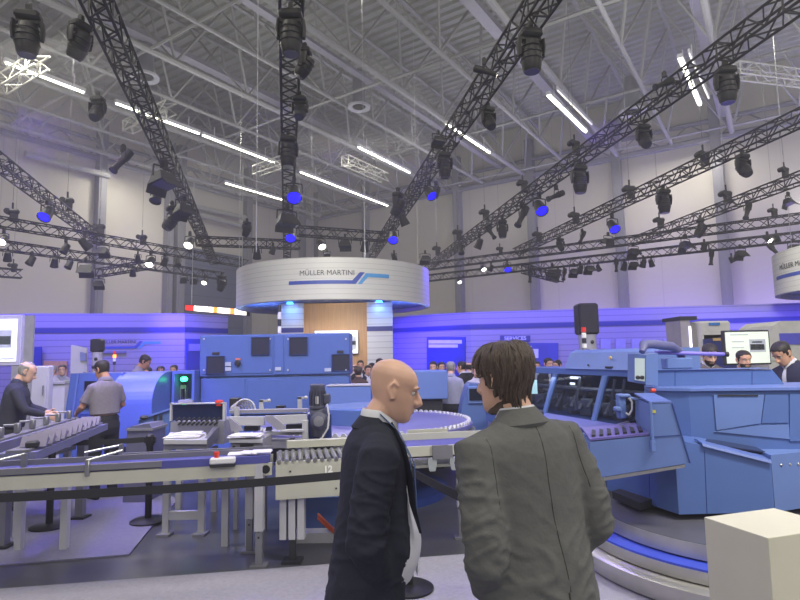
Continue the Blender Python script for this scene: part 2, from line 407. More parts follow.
# ------------------------------------------------------------------ lamps on the trusses
blue_on = M('lit_blue_lens', (40, 30, 255), .3, emit=5.0, ecol=(14, 8, 255))
white_on = M('lit_white_lens', (255, 250, 235), .3, emit=8.0)
def rx(a): return Matrix.Rotation(a, 3, 'X')
def clamp(mb): mb.box((0, 0, -.03), (.07, .09, .1)); mb.lathe([(.05, -.03), (.05, .03)], (0, 0, .03), 10, R=Matrix.Rotation(PI / 2, 3, 'Y'))
def moving_head(tilt):
    t = empty('moving_head_light', (0, 0, 0)); t['category'] = 'stage light'
    mb = MB(); clamp(mb); mb.rbox((0, 0, -.14), (.34, .26, .14), .04); mb.build('base', FIXM, t)
    mb = MB(); mb.box((0, 0, -.235), (.3, .12, .05))
    for s in (-1, 1): mb.loft([(s * .185, 0, -.23), (s * .2, 0, -.36), (s * .19, 0, -.5)], [(.03, .09), (.03, .08), (.028, .055)], 10)
    mb.build('yoke', FIXM, t)
    R = rx(tilt); c = V((0, 0, -.47)); mb = MB()
    mb.lathe([(.04, .24), (.13, .2), (.16, .05), (.165, -.1), (.14, -.24), (.125, -.27)], c, 16, R=R); 
    for z in (.1, .0, -.1): mb.lathe([(.166, z - .012), (.176, z), (.166, z + .012)], c, 16, R=R, cap=False)
    h = mb.build('head', FIXM, t)
    mb = MB(); mb.lathe([(.118, -.285), (.118, -.262)], c, 16, R=R); mb.build('lens', LENS, t); return t
def par(tilt, lens):
    t = empty('spotlight', (0, 0, 0)); t['category'] = 'stage light'
    mb = MB(); clamp(mb); mb.build('clamp', FIXM, t)
    mb = MB(); mb.poly([(0, 0, -.08), (.15, 0, -.1), (.16, 0, -.28)], .014, 6); mb.poly([(0, 0, -.08), (-.15, 0, -.1), (-.16, 0, -.28)], .014, 6); mb.build('yoke', FIXM, t)
    R = rx(tilt); c = V((0, 0, -.28)); mb = MB()
    mb.lathe([(.05, .18), (.1, .15), (.12, .02), (.14, -.12), (.15, -.2), (.135, -.2), (.125, -.13)], c, 16, R=R); mb.build('can', FIXM, t)
    mb = MB(); mb.lathe([(.126, -.165), (.126, -.14)], c, 16, R=R); mb.build('lens', lens, t); return t
def profile(tilt, yaw):
    t = empty('profile_spotlight', (0, 0, 0)); t['category'] = 'stage light'
    mb = MB(); clamp(mb); mb.build('clamp', FIXM, t)
    mb = MB(); mb.poly([(0, 0, -.06), (.1, 0, -.09), (.1, 0, -.25)], .012, 6); mb.poly([(0, 0, -.06), (-.1, 0, -.09), (-.1, 0, -.25)], .012, 6); mb.build('yoke', FIXM, t)
    R = rx(tilt); c = V((0, 0, -.25)); mb = MB()
    mb.lathe([(.05, .27), (.085, .25), (.09, .05), (.07, .02), (.06, -.14), (.062, -.25), (.085, -.28), (.085, -.32)], c, 14, R=R); mb.build('barrel', FIXM, t)
    mb = MB(); mb.lathe([(.07, -.327), (.07, -.31)], c, 14, R=R); mb.build('lens', LENS, t); return t
def flood(tilt):
    t = empty('floodlight', (0, 0, 0)); t['category'] = 'stage light'
    mb = MB(); clamp(mb); mb.build('clamp', FIXM, t)
    mb = MB(); mb.poly([(0, 0, -.06), (.2, 0, -.08), (.21, 0, -.25)], .014, 6); mb.poly([(0, 0, -.06), (-.2, 0, -.08), (-.21, 0, -.25)], .014, 6); mb.build('yoke', FIXM, t)
    R = rx(tilt); c = V((0, 0, -.26)); mb = MB()
    a = [c + R @ V((x * .13, y * .08, .1)) for x, y in ((-1, -1), (1, -1), (1, 1), (-1, 1))]; b = [c + R @ V((x * .2, y * .14, -.08)) for x, y in ((-1, -1), (1, -1), (1, 1), (-1, 1))]
    mb.add(a + b, [(0, 1, 2, 3), (7, 6, 5, 4), (0, 4, 5, 1), (1, 5, 6, 2), (2, 6, 7, 3), (3, 7, 4, 0)])
    for s in (-1, 1): p = c + R @ V((0, s * .14, -.08)); mb.box(p + R @ V((0, s * .03, -.05)), (.38, .012, .12), R=R @ rx(s * .5))
    mb.build('housing', FIXM, t)
    mb = MB(); mb.box(c + R @ V((0, 0, -.085)), (.34, .24, .01), R=R); mb.build('lens', LENS, t); return t
def hoist():
    t = empty('chain_hoist', (0, 0, 0)); t['category'] = 'chain hoist'
    mb = MB(); mb.rbox((0, 0, .42), (.44, .2, .2), .06); mb.box((.05, 0, .2), (.22, .16, .3)); mb.lathe([(.1, -.14), (.11, -.1), (.11, .1), (.1, .14)], (-.14, 0, .42), 12, R=rx(PI / 2)); mb.tube((0, 0, .5), (0, 0, .75), .035, 6); mb.build('motor_body', FIXM, t)
    mb = MB(); mb.poly([(0, 0, .02), (.06, 0, .06), (.06, 0, .1), (0, 0, .12)], .02, 6); mb.build('hook', STEEL, t)
    mb = MB(); mb.tube((0, 0, .7), (0, 0, 6.2), .008, 5); mb.build('chain', steeld, t); return t
PROTO = {'mv0': moving_head(0), 'mv1': moving_head(.55), 'mv2': moving_head(-.6), 'par': par(.5, LENS), 'parb': par(-.75, blue_on), 'parw': par(-.8, white_on), 'par2': par(-.45, LENS), 'pro': profile(.6, 0), 'pro2': profile(1.15, 0), 'pro3': profile(.2, 0), 'fl': flood(-.25), 'fl2': flood(.5), 'ho': hoist()}
HGT = {'mv': .78, 'pa': .5, 'pr': .55, 'fl': .42, 'ho': .7}
# kind, centre px, centre py, height px, truss, heading
LAMPS = [
 ('mv0', 29, 33, 50, 'A', .3), ('mv1', 81, 40, 42, 'A', 1.2), ('mv2', 98, 108, 27, 'A', 0), ('pro', 123, 161, 26, 'A', 2.4), ('fl', 164, 176, 26, 'A', 1.2), ('par2', 157, 194, 18, 'A', 0), ('mv1', 172, 217, 27, 'A', 2.2), ('fl', 184, 207, 18, 'A', 1), ('parw', 190, 241, 15, 'A', 0),
 ('parb', 48, 211, 20, 'F', 0), ('ho', 67, 203, 18, 'F', .4), ('ho', 99, 229, 16, 'F', .2),
 ('ho', 12, 214, 18, 'L1', .2), ('parw', 4, 238, 14, 'L1', .2), ('ho', 142, 239, 14, 'L1', 0), ('par', 66, 247, 13, 'L1', 2.4), ('parb', 85, 242, 16, 'L1', 2.2), ('fl', 103, 249, 12, 'L1', 0), ('parw', 151, 260, 14, 'L1', 0), ('par', 165, 260, 11, 'L1', 1), ('par2', 178, 261, 9, 'L1', .6),
 ('par', 8, 255, 12, 'L2', .6), ('par', 32, 259, 12, 'L2', 2.6), ('par', 55, 261, 12, 'L2', .7), ('par', 70, 263, 11, 'L2', 2.8), ('fl', 86, 267, 14, 'L2', .3), ('par', 133, 271, 10, 'L3', .4), ('fl2', 184, 278, 7, 'L2', 0), ('fl2', 194, 279, 7, 'L2', .1), ('parw', 205, 280, 9, 'L2', 0), ('mv1', 222, 282, 17, 'L2', 1), ('par', 138, 257, 9, 'L2', .3),
 ('fl', 99, 282, 10, 'L3', .3), ('ho', 13, 267, 12, 'X1', 0),
 ('mv0', 291, 32, 50, 'B', 0), ('mv1', 305, 62, 32, 'B', 1.5), ('mv2', 300, 106, 24, 'B', 0), ('mv0', 288, 150, 34, 'B', .3), ('parb', 294, 191, 24, 'B', .2), ('fl', 287, 217, 20, 'B', .6), ('parb', 291, 233, 17, 'B', .1),
 ('mv1', 247, 227, 14, 'M2', 1), ('par', 257, 252, 13, 'M2', .2), ('par', 273, 249, 10, 'M2', 1), ('parw', 321, 243, 13, 'M1', .5), ('fl', 345, 242, 12, 'M1', 0), ('par', 365, 244, 14, 'M1', .3), ('fl2', 327, 254, 7, 'M1', 0), ('mv1', 398, 203, 26, 'C', 1.1), ('parb', 393, 235, 16, 'C', 0), ('par2', 394, 256, 9, 'M1', .4),
 ('mv0', 530, 50, 48, 'C', .2), ('pro2', 484, 68, 14, 'C', -1.8), ('mv2', 488, 118, 26, 'C', .4), ('fl', 438, 138, 12, 'C', .4), ('mv0', 444, 164, 28, 'C', .2), ('parb', 429, 191, 17, 'C', .6), ('par', 436, 190, 14, 'C', 2), ('par2', 403, 218, 15, 'C', 2),
 ('mv0', 725, 84, 40, 'D', 0), ('pro2', 664, 83, 18, 'D', 1.8), ('mv2', 643, 136, 27, 'D', 0), ('mv0', 579, 178, 30, 'D', .1), ('pro2', 556, 196, 18, 'D', 1.9), ('parb', 539, 205, 20, 'D', .2), ('pro', 522, 216, 22, 'D', 2.2), ('mv0', 502, 228, 19, 'D', 0), ('pro', 490, 232, 14, 'D', -2.3), ('par', 479, 242, 13, 'D', .9), ('par2', 461, 249, 10, 'D', 0), ('fl', 425, 257, 10, 'D', .2),
 ('ho', 575, 146, 16, 'D', .3), ('ho', 523, 185, 16, 'D', .1), ('ho', 485, 214, 15, 'D', .3), ('ho', 458, 234, 14, 'D', .1), ('ho', 437, 250, 12, 'D', .3),
 ('mv2', 742, 165, 26, 'E', .2), ('mv0', 663, 200, 26, 'E', .1), ('parb', 612, 224, 17, 'E', .1), ('pro', 582, 237, 13, 'E', 2.2), ('mv2', 560, 244, 14, 'E', .2), ('ho', 704, 157, 20, 'E', .2), ('ho', 630, 191, 18, 'E', 0), ('ho', 575, 217, 16, 'E', .2), ('ho', 538, 236, 14, 'E', .2),
 ('pro', 747, 211, 17, 'G', 2.2), ('mv1', 700, 227, 20, 'G', 1.2), ('ho', 727, 196, 18, 'G', .2), ('ho', 660, 222, 15, 'G', .1), ('ho', 785, 172, 14, 'G', .3), ('fl', 788, 200, 12, 'G', .6),
 ('ho', 500, 250, 10, 'R1', 0), ('fl2', 608, 239, 10, 'R1', .3), ('ho', 774, 212, 13, 'R1', .2), ('parw', 483, 267, 8, 'R1', .2), ('par', 491, 267, 8, 'R1', 1), ('parb', 507, 266, 11, 'R1', 0), ('fl', 633, 250, 11, 'R1', .2), ('fl', 685, 243, 13, 'R1', .5), ('parw', 767, 238, 10, 'R1', .3), ('parb', 776, 237, 11, 'R1', 2.4),
 ('parw', 459, 280, 7, 'R2', .2), ('pro3', 530, 275, 12, 'R2', .2), ('fl', 552, 271, 12, 'R2', 0), ('pro', 558, 275, 12, 'R2', 2.5), ('pro', 564, 274, 12, 'R2', 2.6), ('fl', 574, 270, 10, 'R2', .2), ('par', 580, 268, 10, 'R2', .3), ('fl', 589, 267, 10, 'R2', .2), ('par2', 598, 267, 8, 'R2', .7),
 ('pro3', 616, 265, 11, 'R2', 2.5), ('par', 624, 265, 10, 'R2', .2), ('fl', 633, 263, 9, 'R2', 0), ('par', 643, 262, 10, 'R2', .2), ('par2', 651, 262, 9, 'R2', 2.3), ('par', 704, 245, 9, 'R2', .2), ('pro3', 711, 257, 13, 'R2', .2), ('fl', 740, 252, 11, 'R2', .1), ('par2', 731, 258, 7, 'R2', 1.4), ('pro', 773, 250, 14, 'R2', -2.4), ('fl', 793, 246, 11, 'R2', 0),
]
TN = {'A': 'the truss by the first air outlet', 'F': 'the short truss by the wall screen', 'B': 'the truss over the round sign', 'C': 'the truss ending behind the round sign', 'D': 'the truss crossing two ceiling strips', 'E': 'the truss below the longest one', 'G': 'the lowest truss by the cut-off sign',
      'R1': 'the upper column-wall cross truss', 'R2': 'the lower column-wall cross truss', 'L1': 'the upper gate-wall cross truss', 'L2': 'the lower gate-wall cross truss', 'L3': 'the very short link truss', 'M1': 'the short level truss over the sign', 'M2': 'the level truss beside the gate', 'X1': 'the low truss stub by the screen'}
ZOF = {'R1': 5.5, 'L1': 5.5, 'M1': 5.5, 'M2': 5.5, 'R2': 5.1, 'L2': 5.1, 'L3': 4.65, 'X1': 4.9}
KN = {'mv': 'moving head lamp', 'pa': 'black spotlight', 'parb': 'blue-lit spotlight', 'parw': 'white-lit spotlight', 'pr': 'profile spotlight', 'fl': 'boxy floodlight', 'ho': 'chain hoist'}
ORD = ['first', 'second', 'third', 'fourth', 'fifth', 'sixth', 'seventh', 'eighth', 'ninth', 'tenth', 'eleventh', 'twelfth']
grp = {}
for L in LAMPS:
    kn = KN.get(L[0]) or KN[L[0][:2]]; grp.setdefault((kn, L[4]), []).append(L)
used = set()
for (kn, tr), ls in grp.items():
    ls.sort(key=lambda q: (q[1] - 335) ** 2 + (q[2] - 285) ** 2)
    for i, (k, px, py, hp, trk, rz) in enumerate(ls):
        H = HGT[k[:2]]; z = ZOF.get(tr, ZT)
        if k == 'ho': p = G(px, py + hp * .5, z + .13)
        else: p = G(px, py - hp * .5, z - .14)
        s = max(.6, min(1.6, hp * p.y / F / H * 1.1))
        lab = (f'{ORD[i]} {kn} from the round sign, on {TN[tr]}' if len(ls) > 1 else f'lone {kn} on {TN[tr]}')
        src = PROTO[k]; o = src if k not in used else dup(src); used.add(k)
        o.location = p; o.scale = (s,) * 3; o.rotation_euler = (0, 0, rz); o['label'] = lab; o['group'] = 'chain hoists on the trusses' if k == 'ho' else 'stage lamps on the trusses'
        if k == 'ho':
            for c in o.children:
                if c.name.startswith('chain'): c.scale = (1, 1, .93 / s)
for k in PROTO:
    if k not in used:
        for c in list(PROTO[k].children): bpy.data.objects.remove(c)
        bpy.data.objects.remove(PROTO[k])
# two thin hanging wires
for px, y0, Y, lab in ((258, 0, 12, 'thin pale wire hanging from the roof near the middle truss'),):
    p = W(px, 20, Y); mb = MB(); mb.tube((p.x, p.y, 4.0), (p.x, p.y, ZC + 1), .01, 5); tag(mb.build('hanging_wire', LGREY), lab, 'wire')
# ================================================================== THE STAND
slatm = stripes('white_slats_dimmed', (146, 142, 164), (108, 104, 128), .16, 2, .14, .5, .4)  # white slats coloured grey-violet, the dimmer light on them put into the colour
stripeb = M('stripe_blue', (40, 46, 120), .5, var=.03)
stripel = M('stripe_light_blue', (52, 120, 190), .5, var=.03)
inkm = M('dark_lettering', (40, 42, 52), .5)
ZB = 2.93
def wall_run(pts, name, label, th=.25):
    mb = MB()
    for a, b in zip(pts, pts[1:]):
        d = (b - a).normalized(); n = V((-d.y, d.x, 0)); n = n if n.y > 0 else -n
        mb.prism([a, b, b + n * th, a + n * th], (0, 0, ZB))
    return struct(name, mb, slatm, label)
def band(pts, z, h, name, mat, off=.012):
    mb = MB()
    for a, b in zip(pts, pts[1:]):
        d = (b - a).normalized(); n = V((-d.y, d.x, 0)); n = n if n.y > 0 else -n
        mb.prism([a - n * off + V((0, 0, z)), b - n * off + V((0, 0, z)), b + n * .01 + V((0, 0, z)), a + n * .01 + V((0, 0, z))], (0, 0, h))
    return struct(name, mb, mat)
def flat(p): return V((p.x, p.y, 0))
LB = [flat(G(-60, 315, ZB)), flat(G(33, 313.5, ZB)), flat(G(185, 313.5, ZB)), flat(G(228, 316, ZB))]
RB = [flat(G(392, 317, ZB)), flat(G(470, 312, ZB)), flat(G(640, 307.5, ZB)), flat(G(860, 301, ZB))]
wall_run(LB, 'wall_booth_left', 'white slatted stand wall with a dark blue stripe beside the gate')
wall_run(RB, 'wall_booth_right', 'white slatted stand wall with a dark blue stripe by the columns')
band(LB, 2.43, .13, 'trim_4', stripeb); band(RB, 2.43, .13, 'trim_5', stripeb)
# ------------------------------------------------------------------ logo and round signs
def logo_shapes(width):
    """the word over its two-tone bent stripe, unit: metres, u to the right, v up, origin at the word's middle"""
    k = width / 55.0
    t = text_mesh('MÜLLER MARTINI', 1.0, .004, bold=0.0); xs = [v.x for v in t.v]; s = width / (max(xs) - min(xs)); cx = (max(xs) + min(xs)) / 2
    t.v = [V(((v.x - cx) * s, v.y * s * 1.02, v.z)) for v in t.v]
    P = lambda x, y: ((x - 328.5) * k, (271.5 - y) * k)
    n = 14; st = []
    for i in range(n):
        x0 = 289 + (352.5 - 289) * i / n; x1 = 289 + (352.5 - 289) * (i + 1) / n; st.append([P(x0, 279), P(x1, 279), P(x1, 282.7), P(x0, 282.7)])
    st += [[P(352.5, 279), P(354, 279), P(357.5, 282.7), P(352.5, 282.7)], [P(354, 279), P(362, 270.5), P(367, 270.5), P(357.5, 282.7)]]
    lt = [[P(359.5, 282.7), P(368.5, 271.3), P(370.5, 275.2), P(363.8, 282.7)], [P(368.5, 271.3), P(371, 271.3), P(371, 275.2), P(370.5, 275.2)]]
    for i in range(5):
        x0 = 371 + 24 * i / 5; x1 = 371 + 24 * (i + 1) / 5; lt.append([P(x0, 271.3), P(x1, 271.3), P(x1, 275.2), P(x0, 275.2)])
    return t, st, lt
def logo(fn, width, parent):
    """place the logo with fn(u, v, out) -> point"""
    t, st, lt = logo_shapes(width)
    t.v = [fn(v.x, v.y, .012 + v.z) for v in t.v]; t.build('lettering', inkm, parent)
    for nm, qs, m in (('dark_stripe', st, M('logo_blue', (52, 74, 160), .5)), ('light_stripe', lt, M('logo_light_blue', (74, 150, 205), .5))):
        mb = MB()
        for q in qs:
            a = [fn(u, v, .003) for u, v in q]; b = [fn(u, v, .012) for u, v in q]; mb.add(a + b, [(0, 1, 2, 3), (7, 6, 5, 4), (0, 4, 5, 1), (1, 5, 6, 2), (2, 6, 7, 3), (3, 7, 4, 0)])
        mb.build(nm, m, parent)
ringm = stripes('ring_cladding', (204, 204, 196), (176, 176, 170), .125, 2, .12, .5, .3)
def hexes():
    m = bpy.data.materials.new('blue_hexagon_print'); m.use_nodes = True; nt = m.node_tree; N = nt.nodes; L = nt.links; b = N['Principled BSDF']; b.inputs['Roughness'].default_value = .5
    tc = N.new('ShaderNodeTexCoord'); vo = N.new('ShaderNodeTexVoronoi'); vo.feature = 'DISTANCE_TO_EDGE'; vo.inputs['Scale'].default_value = 2.6; L.new(tc.outputs['Object'], vo.inputs['Vector'])
    rp = N.new('ShaderNodeValToRGB'); e = rp.color_ramp.elements; e[0].position = .04; e[0].color = lin((150, 175, 225)); e[1].position = .07; e[1].color = lin((80, 115, 195)); L.new(vo.outputs['Distance'], rp.inputs[0]); L.new(rp.outputs[0], b.inputs['Base Color']); return m
hexm = hexes()
def ring_sign(cx, cy, R, z0, z1, phi, tw, label):
    t = empty('round_sign', (cx, cy, z0), 0, label, 'hanging sign', None)
    c = V((cx, cy, 0)); mb = MB(); mb.lathe([(R, z0), (R, z1), (R - .12, z1), (R - .12, z0), (R, z0)], c, 96, cap=False)
    mb.build('ring_cladding', ringm, t, world=True)
    mb = MB(); mb.lathe([(R - .13, z0 + .11), (R - .13, z0 + .16)], c, 64); mb.build('soffit', hexm, t)
    zc = z0 + .635
    def fn(u, v, o):
        a = phi + u / R; return V((cx + (R + o) * math.sin(a), cy - (R + o) * math.cos(a), zc + v))
    logo(fn, tw, t)
    mb = MB()
    for i in range(4):
        a = i * PI / 2 + .4; p = V((cx + (R - .06) * math.cos(a), cy + (R - .06) * math.sin(a), z1)); mb.tube(p, p + V((0, 0, ZC - z1)), .008, 4)
    mb.build('suspension_wire', STEEL, t)
    return t
ring_sign(gx(335, 16), 16, 2.72, 3.08, 4.10, .05, 1.31, 'big pale round sign over the wooden tower, with a bent blue stripe')
ring_sign(gx(920, 13.1), 13.1, 2.7, 3.06, 4.10, math.radians(-90), 1.31, 'pale curved hanging sign cut off by the frame above the pedestal side')
# the tower under the big ring
woodm = M('oak_veneer', (188, 146, 100), .5, var=.12, scale=3, stretch=(9, 9, .5))
YT = 15.2
pilm = stripes('white_slatted_pilaster', (205, 205, 208), (165, 165, 172), .16, 2, .14, .5, .4)
tw = empty('sign_tower', (gx(336, YT), YT, 0), 0, 'wood and white tower standing under the big round sign', 'tower')
mb = MB(); mb.bbox((gx(304, YT), YT, 0), (gx(367.5, YT), YT + .3, 3.17)); mb.build('wood_panel', woodm, tw)
for x0, x1 in ((280, 304), (367.5, 393)):
    mb = MB(); mb.bbox((gx(x0, YT), YT - .08, 0), (gx(x1, YT), YT + .4, 3.17)); mb.build('white_pilaster', pilm, tw)
    mb = MB(); mb.bbox((gx(x0, YT) - .004, YT - .095, 2.38), (gx(x1, YT) + .004, YT - .07, 2.51)); mb.build('stripe', stripeb, tw)
    mb = MB(); xm = (gx(x0, YT) + gx(x1, YT)) / 2; mb.lathe([(.07, 0), (.1, -.05)], (xm, YT - .3, 3.185), 12); mb.build('downlight', M('lit_blue_downlight', (90, 170, 255), .3, emit=6, ecol=(60, 150, 255)), tw)
glow = M('lit_screen', (236, 240, 240), .4, emit=.75)
glowg = M('lit_screen_green_grey', (205, 215, 200), .4, emit=.7)
def screen(px0, py0, px1, py1, Y, label, name='display_screen', face=None, border=.03, feats=(), stand=False, bezel=None, depth=.07):
    a = W(px0, py1, Y); b = W(px1, py0, Y); c = (a + b) / 2
    t = empty(name, (c.x, Y, 0 if stand else a.z), 0, label, 'screen')
    mb = MB(); mb.rbox((c.x, Y + depth / 2, c.z), (b.x - a.x + border * 2, depth, b.z - a.z + border * 2), .01); mb.build('bezel', bezel or DARK, t)
    mb = MB(); mb.bbox((a.x, Y - .008, a.z), (b.x, Y + .01, b.z)); mb.build('screen_face', face or glow, t)
    for (x0, y0, x1, y1, m) in feats:
        p = W(x0, y1, Y - .01); q = W(x1, y0, Y - .01); mb = MB(); mb.bbox((p.x, Y - .014, p.z), (q.x, Y - .006, q.z)); mb.build('picture_block', m, t)
    if stand:
        mb = MB(); mb.bbox((c.x - .06, Y + .02, .03), (c.x + .06, Y + .1, a.z)); mb.box((c.x, Y + .06, .015), (.7, .5, .03)); mb.build('stand', GREYM, t)
    return t
pg = M('picture_grey', (120, 124, 132), .5, emit=.15); pdk = M('picture_dark', (52, 54, 60), .5, emit=.03); plg = M('picture_light_grey', (176, 182, 188), .5, emit=.3)
screen(315, 330.5, 357.5, 354, YT - .14, 'lit white screen on the wooden tower', feats=((349, 336, 356, 350, plg), (350, 341, 356, 345, pdk), (317, 332, 336, 333, plg)), border=.015, bezel=WHITE)
# ------------------------------------------------------------------ stand wall fittings
def on_wall(run, i, px0, py0, px1, py1, name, mat, label, cat, off=.03, parent=None, th=.05):
    a, b = run[i], run[i + 1]; p = [VP(x, y, a, b) for x, y in ((px0, py1), (px1, py1), (px1, py0), (px0, py0))]
    d = (b - a).normalized(); n = V((-d.y, d.x, 0)); n = n if n.y < 0 else -n
    p = [q + n * off for q in p]; mb = MB(); mb.prism(p, n * th)
    o = mb.build(name, mat, parent)
    if label: tag(o, label, cat)
    return o
panelb = M('blue_info_panel', (48, 56, 150), .45, var=.25, scale=1.5); panelt = M('panel_text_white', (205, 210, 235), .5)
e = empty('info_panel', flat(VP(447, 385, RB[0], RB[1])), 0, 'dark blue info panel with two white caption bars beside the grey suited man', 'panel')
on_wall(RB, 0, 428, 337, 466, 392, 'panel_board', panelb, None, None, .02, e); on_wall(RB, 0, 430, 340, 463, 343.6, 'caption_bar', panelt, None, None, .05, e, .04); on_wall(RB, 0, 430, 344.4, 459, 347.6, 'caption_bar', panelt, None, None, .05, e, .04)
e = empty('service_sign', flat(VP(515, 340, RB[1], RB[2])), 0, 'small blue sign reading services on the slatted wall', 'sign')
on_wall(RB, 1, 500, 335.5, 530, 341.5, 'sign_board', stripeb, None, None, .02, e)
a, b = RB[1], RB[2]; p = VP(515, 338.5, a, b); d = (b - a).normalized(); n = V((d.y, -d.x, 0))
put_text('SERVICES', .15, p + n * .075, d, (0, 0, 1), panelt, e, bold=.003)
e = empty('wall_screen', flat(VP(540, 360, RB[1], RB[2])), 0, 'wide blue picture screen under the services sign', 'screen')
on_wall(RB, 1, 497, 343, 558, 372, 'screen_face', panelb, None, None, .02, e); on_wall(RB, 1, 531, 349, 538, 358, 'picture_block', panelt, None, None, .06, e, .03); on_wall(RB, 1, 523, 346, 531, 366, 'poster', WHITE, None, None, .07, e, .03)
for px in (605, 620, 636, 651, 668): on_wall(RB, 1 if px < 636 else 2, px - 5, 339, px + 5, 349, 'wall_plaque', M('pale_violet_plaque', (150, 150, 190), .5), {605: 'pale plaque on the slatted wall, first after the speaker column', 620: 'pale plaque on the slatted wall, second after the speaker column', 636: 'pale plaque on the slatted wall, middle of five', 651: 'pale plaque on the slatted wall, second before the lit column', 668: 'pale plaque on the slatted wall, first before the lit column'}[px], 'plaque', .02)
# logo on the gate-side wall
a, b = LB[1], LB[2]; d = (b - a).normalized(); n = V((d.y, -d.x, 0)); c0 = VP(118, 342, a, b)
wl = empty('wall_logo', flat(c0), 0, 'flat logo lettering with bent stripe on the slatted wall behind the small speaker', 'logo')
logo(lambda u, v, o: c0 + d * u + V((0, 0, v)) + n * (o + .004), 33 * c0.y / F, wl)
on_wall(LB, 1, 93, 351, 126, 353.4, 'caption_line', M('caption_grey', (110, 110, 140), .5), None, None, .02, wl, .03)
e = empty('doorway_panel', flat(VP(193, 370, LB[2], LB[3])), 0, 'dark blue doorway panel in the stand wall beside the big blue machine', 'panel')
on_wall(LB, 2, 185, 339, 201, 400, 'panel_board', panelb, None, None, .02, e); on_wall(LB, 2, 187, 344, 200, 351, 'caption_bar', M('caption_violet', (130, 130, 220), .5), None, None, .05, e, .04)
tag(on_wall(LB, 0, 31, 347, 43, 420, 'wall_poster', panelb, None, None, .03), 'narrow blue poster on the stand wall behind the white cabinet', 'poster')
tag(on_wall(LB, 1, 45, 361, 68, 420, 'wooden_panel', woodm, None, None, .03), 'low wooden panel on the stand wall behind two visitors', 'panel')
# lit ticker board above the gate-side wall
a = W(184.5, 307.5, 19.5); b = W(247, 312.5, 17.5); d = (b - a).normalized(); u = V((0, 0, 1)); n = d.cross(u)
t = empty('ticker_board', (a + b) / 2, 0, 'long lit ticker board with orange blocks above the stand wall', 'sign')
mb = MB(); mb.prism([a - u * .11 + n * .0, b - u * .11, b + u * .11, a + u * .11], -n * .12); mb.build('housing', DARK, t)
led = {'w': M('ticker_lit_white', (255, 248, 235), .4, emit=2.2), 'o': M('ticker_lit_orange', (255, 160, 60), .4, emit=1.6), 'r': M('ticker_lit_red', (230, 50, 40), .4, emit=1.2)}
for (q0, q1, k) in ((.02, .15, 'r'), (.17, .30, 'w'), (.31, .41, 'w'), (.42, .49, 'w'), (.5, .55, 'o'), (.56, .75, 'w'), (.76, .81, 'o'), (.82, .99, 'w')):
    mb = MB(); p = a.lerp(b, q0); q = a.lerp(b, q1); mb.prism([p - u * .09, q - u * .09, q + u * .09, p + u * .09], n * .015); mb.build('led_block', led[k], t)
for q in (.1, .9): p = a.lerp(b, q); mb = MB(); mb.tube(p + u * .1 - n * .06, V((p.x, p.y, 8)) - n * .06, .012, 5); mb.build('hanger', STEEL, t)
# ------------------------------------------------------------------ screens, cabinets, columns round the stand
screen(-42, 319, 18, 362.5, 8.0, 'bright white screen at the picture edge behind the bald older man', feats=((-20, 330, 12, 348, plg), (-18, 336, 11, 345, pg), (-10, 358, 14, 359.5, plg)), border=.06, stand=True, bezel=LGREY)
mb = MB(); Y = 12.5; mb.bbox((gx(12, Y), Y, 0), (gx(32, Y), Y + .06, 2.75)); tag(mb.build('grey_partition', M('grey_partition_paint', (186, 186, 190), .6)), 'plain grey partition pier behind the bright screen', 'partition')
def cabinet(px0, py0, px1, Y, label, mat, dep=.12, seams=(.62,)):
    a = W(px0, py0, Y); x1 = gx(px1, Y); t = empty('white_cabinet', ((a.x + x1) / 2, Y, 0), 0, label, 'cabinet')
    mb = MB(); mb.rbox(((a.x + x1) / 2, Y + dep / 2, a.z / 2), (x1 - a.x, dep, a.z), .015); mb.build('carcass', mat, t)
    z0 = .08
    for q in list(seams) + [1.0]:
        z1 = a.z * q - .015; mb = MB(); mb.rbox(((a.x + x1) / 2, Y - .008, (z0 + z1) / 2), (x1 - a.x - .03, .02, z1 - z0), .006); dr = mb.build('door', mat, t)
        mb = MB(); mb.box((x1 - .05, Y - .028, (z0 + z1) / 2), (.015, .02, .12)); mb.build('handle', GREYM, dr); z0 = z1 + .015
    return t
cabinet(32, 366, 49.5, 7.6, 'tall narrow white cabinet between the bald older man and the blue machine', LGREY)
def tower_light(px, y0, y1, Y, label, lit, zb):
    p = W(px, y0, Y); q = W(px, y1, Y); h = p.z - q.z; t = empty('signal_light', (p.x, Y, zb), 0, label, 'signal light'); r = max(.02, min(.03, h * .1))
    mb = MB(); mb.tube((p.x, Y, zb), (p.x, Y, q.z), r * .5, 8); mb.lathe([(r * 1.2, 0), (r * 1.2, .02)], (p.x, Y, zb), 12); mb.build('pole', GREYM, t)
    cols = {'red': (220, 60, 50), 'orange': (255, 140, 50), 'white': (225, 225, 225), 'dark': (50, 50, 58), 'blue': (60, 90, 200)}
    n = len(lit)
    for i, k in enumerate(lit):
        mb = MB(); z = q.z + h * i / n; mb.lathe([(r, .004), (r * 1.04, h / n * .5), (r, h / n - .004)], (p.x, Y, z), 14); on = k.endswith('*'); kk = k.rstrip('*')
        mb.build('light_segment', M('signal_' + kk + ('_on' if on else ''), cols[kk], .35, emit=5 if on else 0), t)
    return t
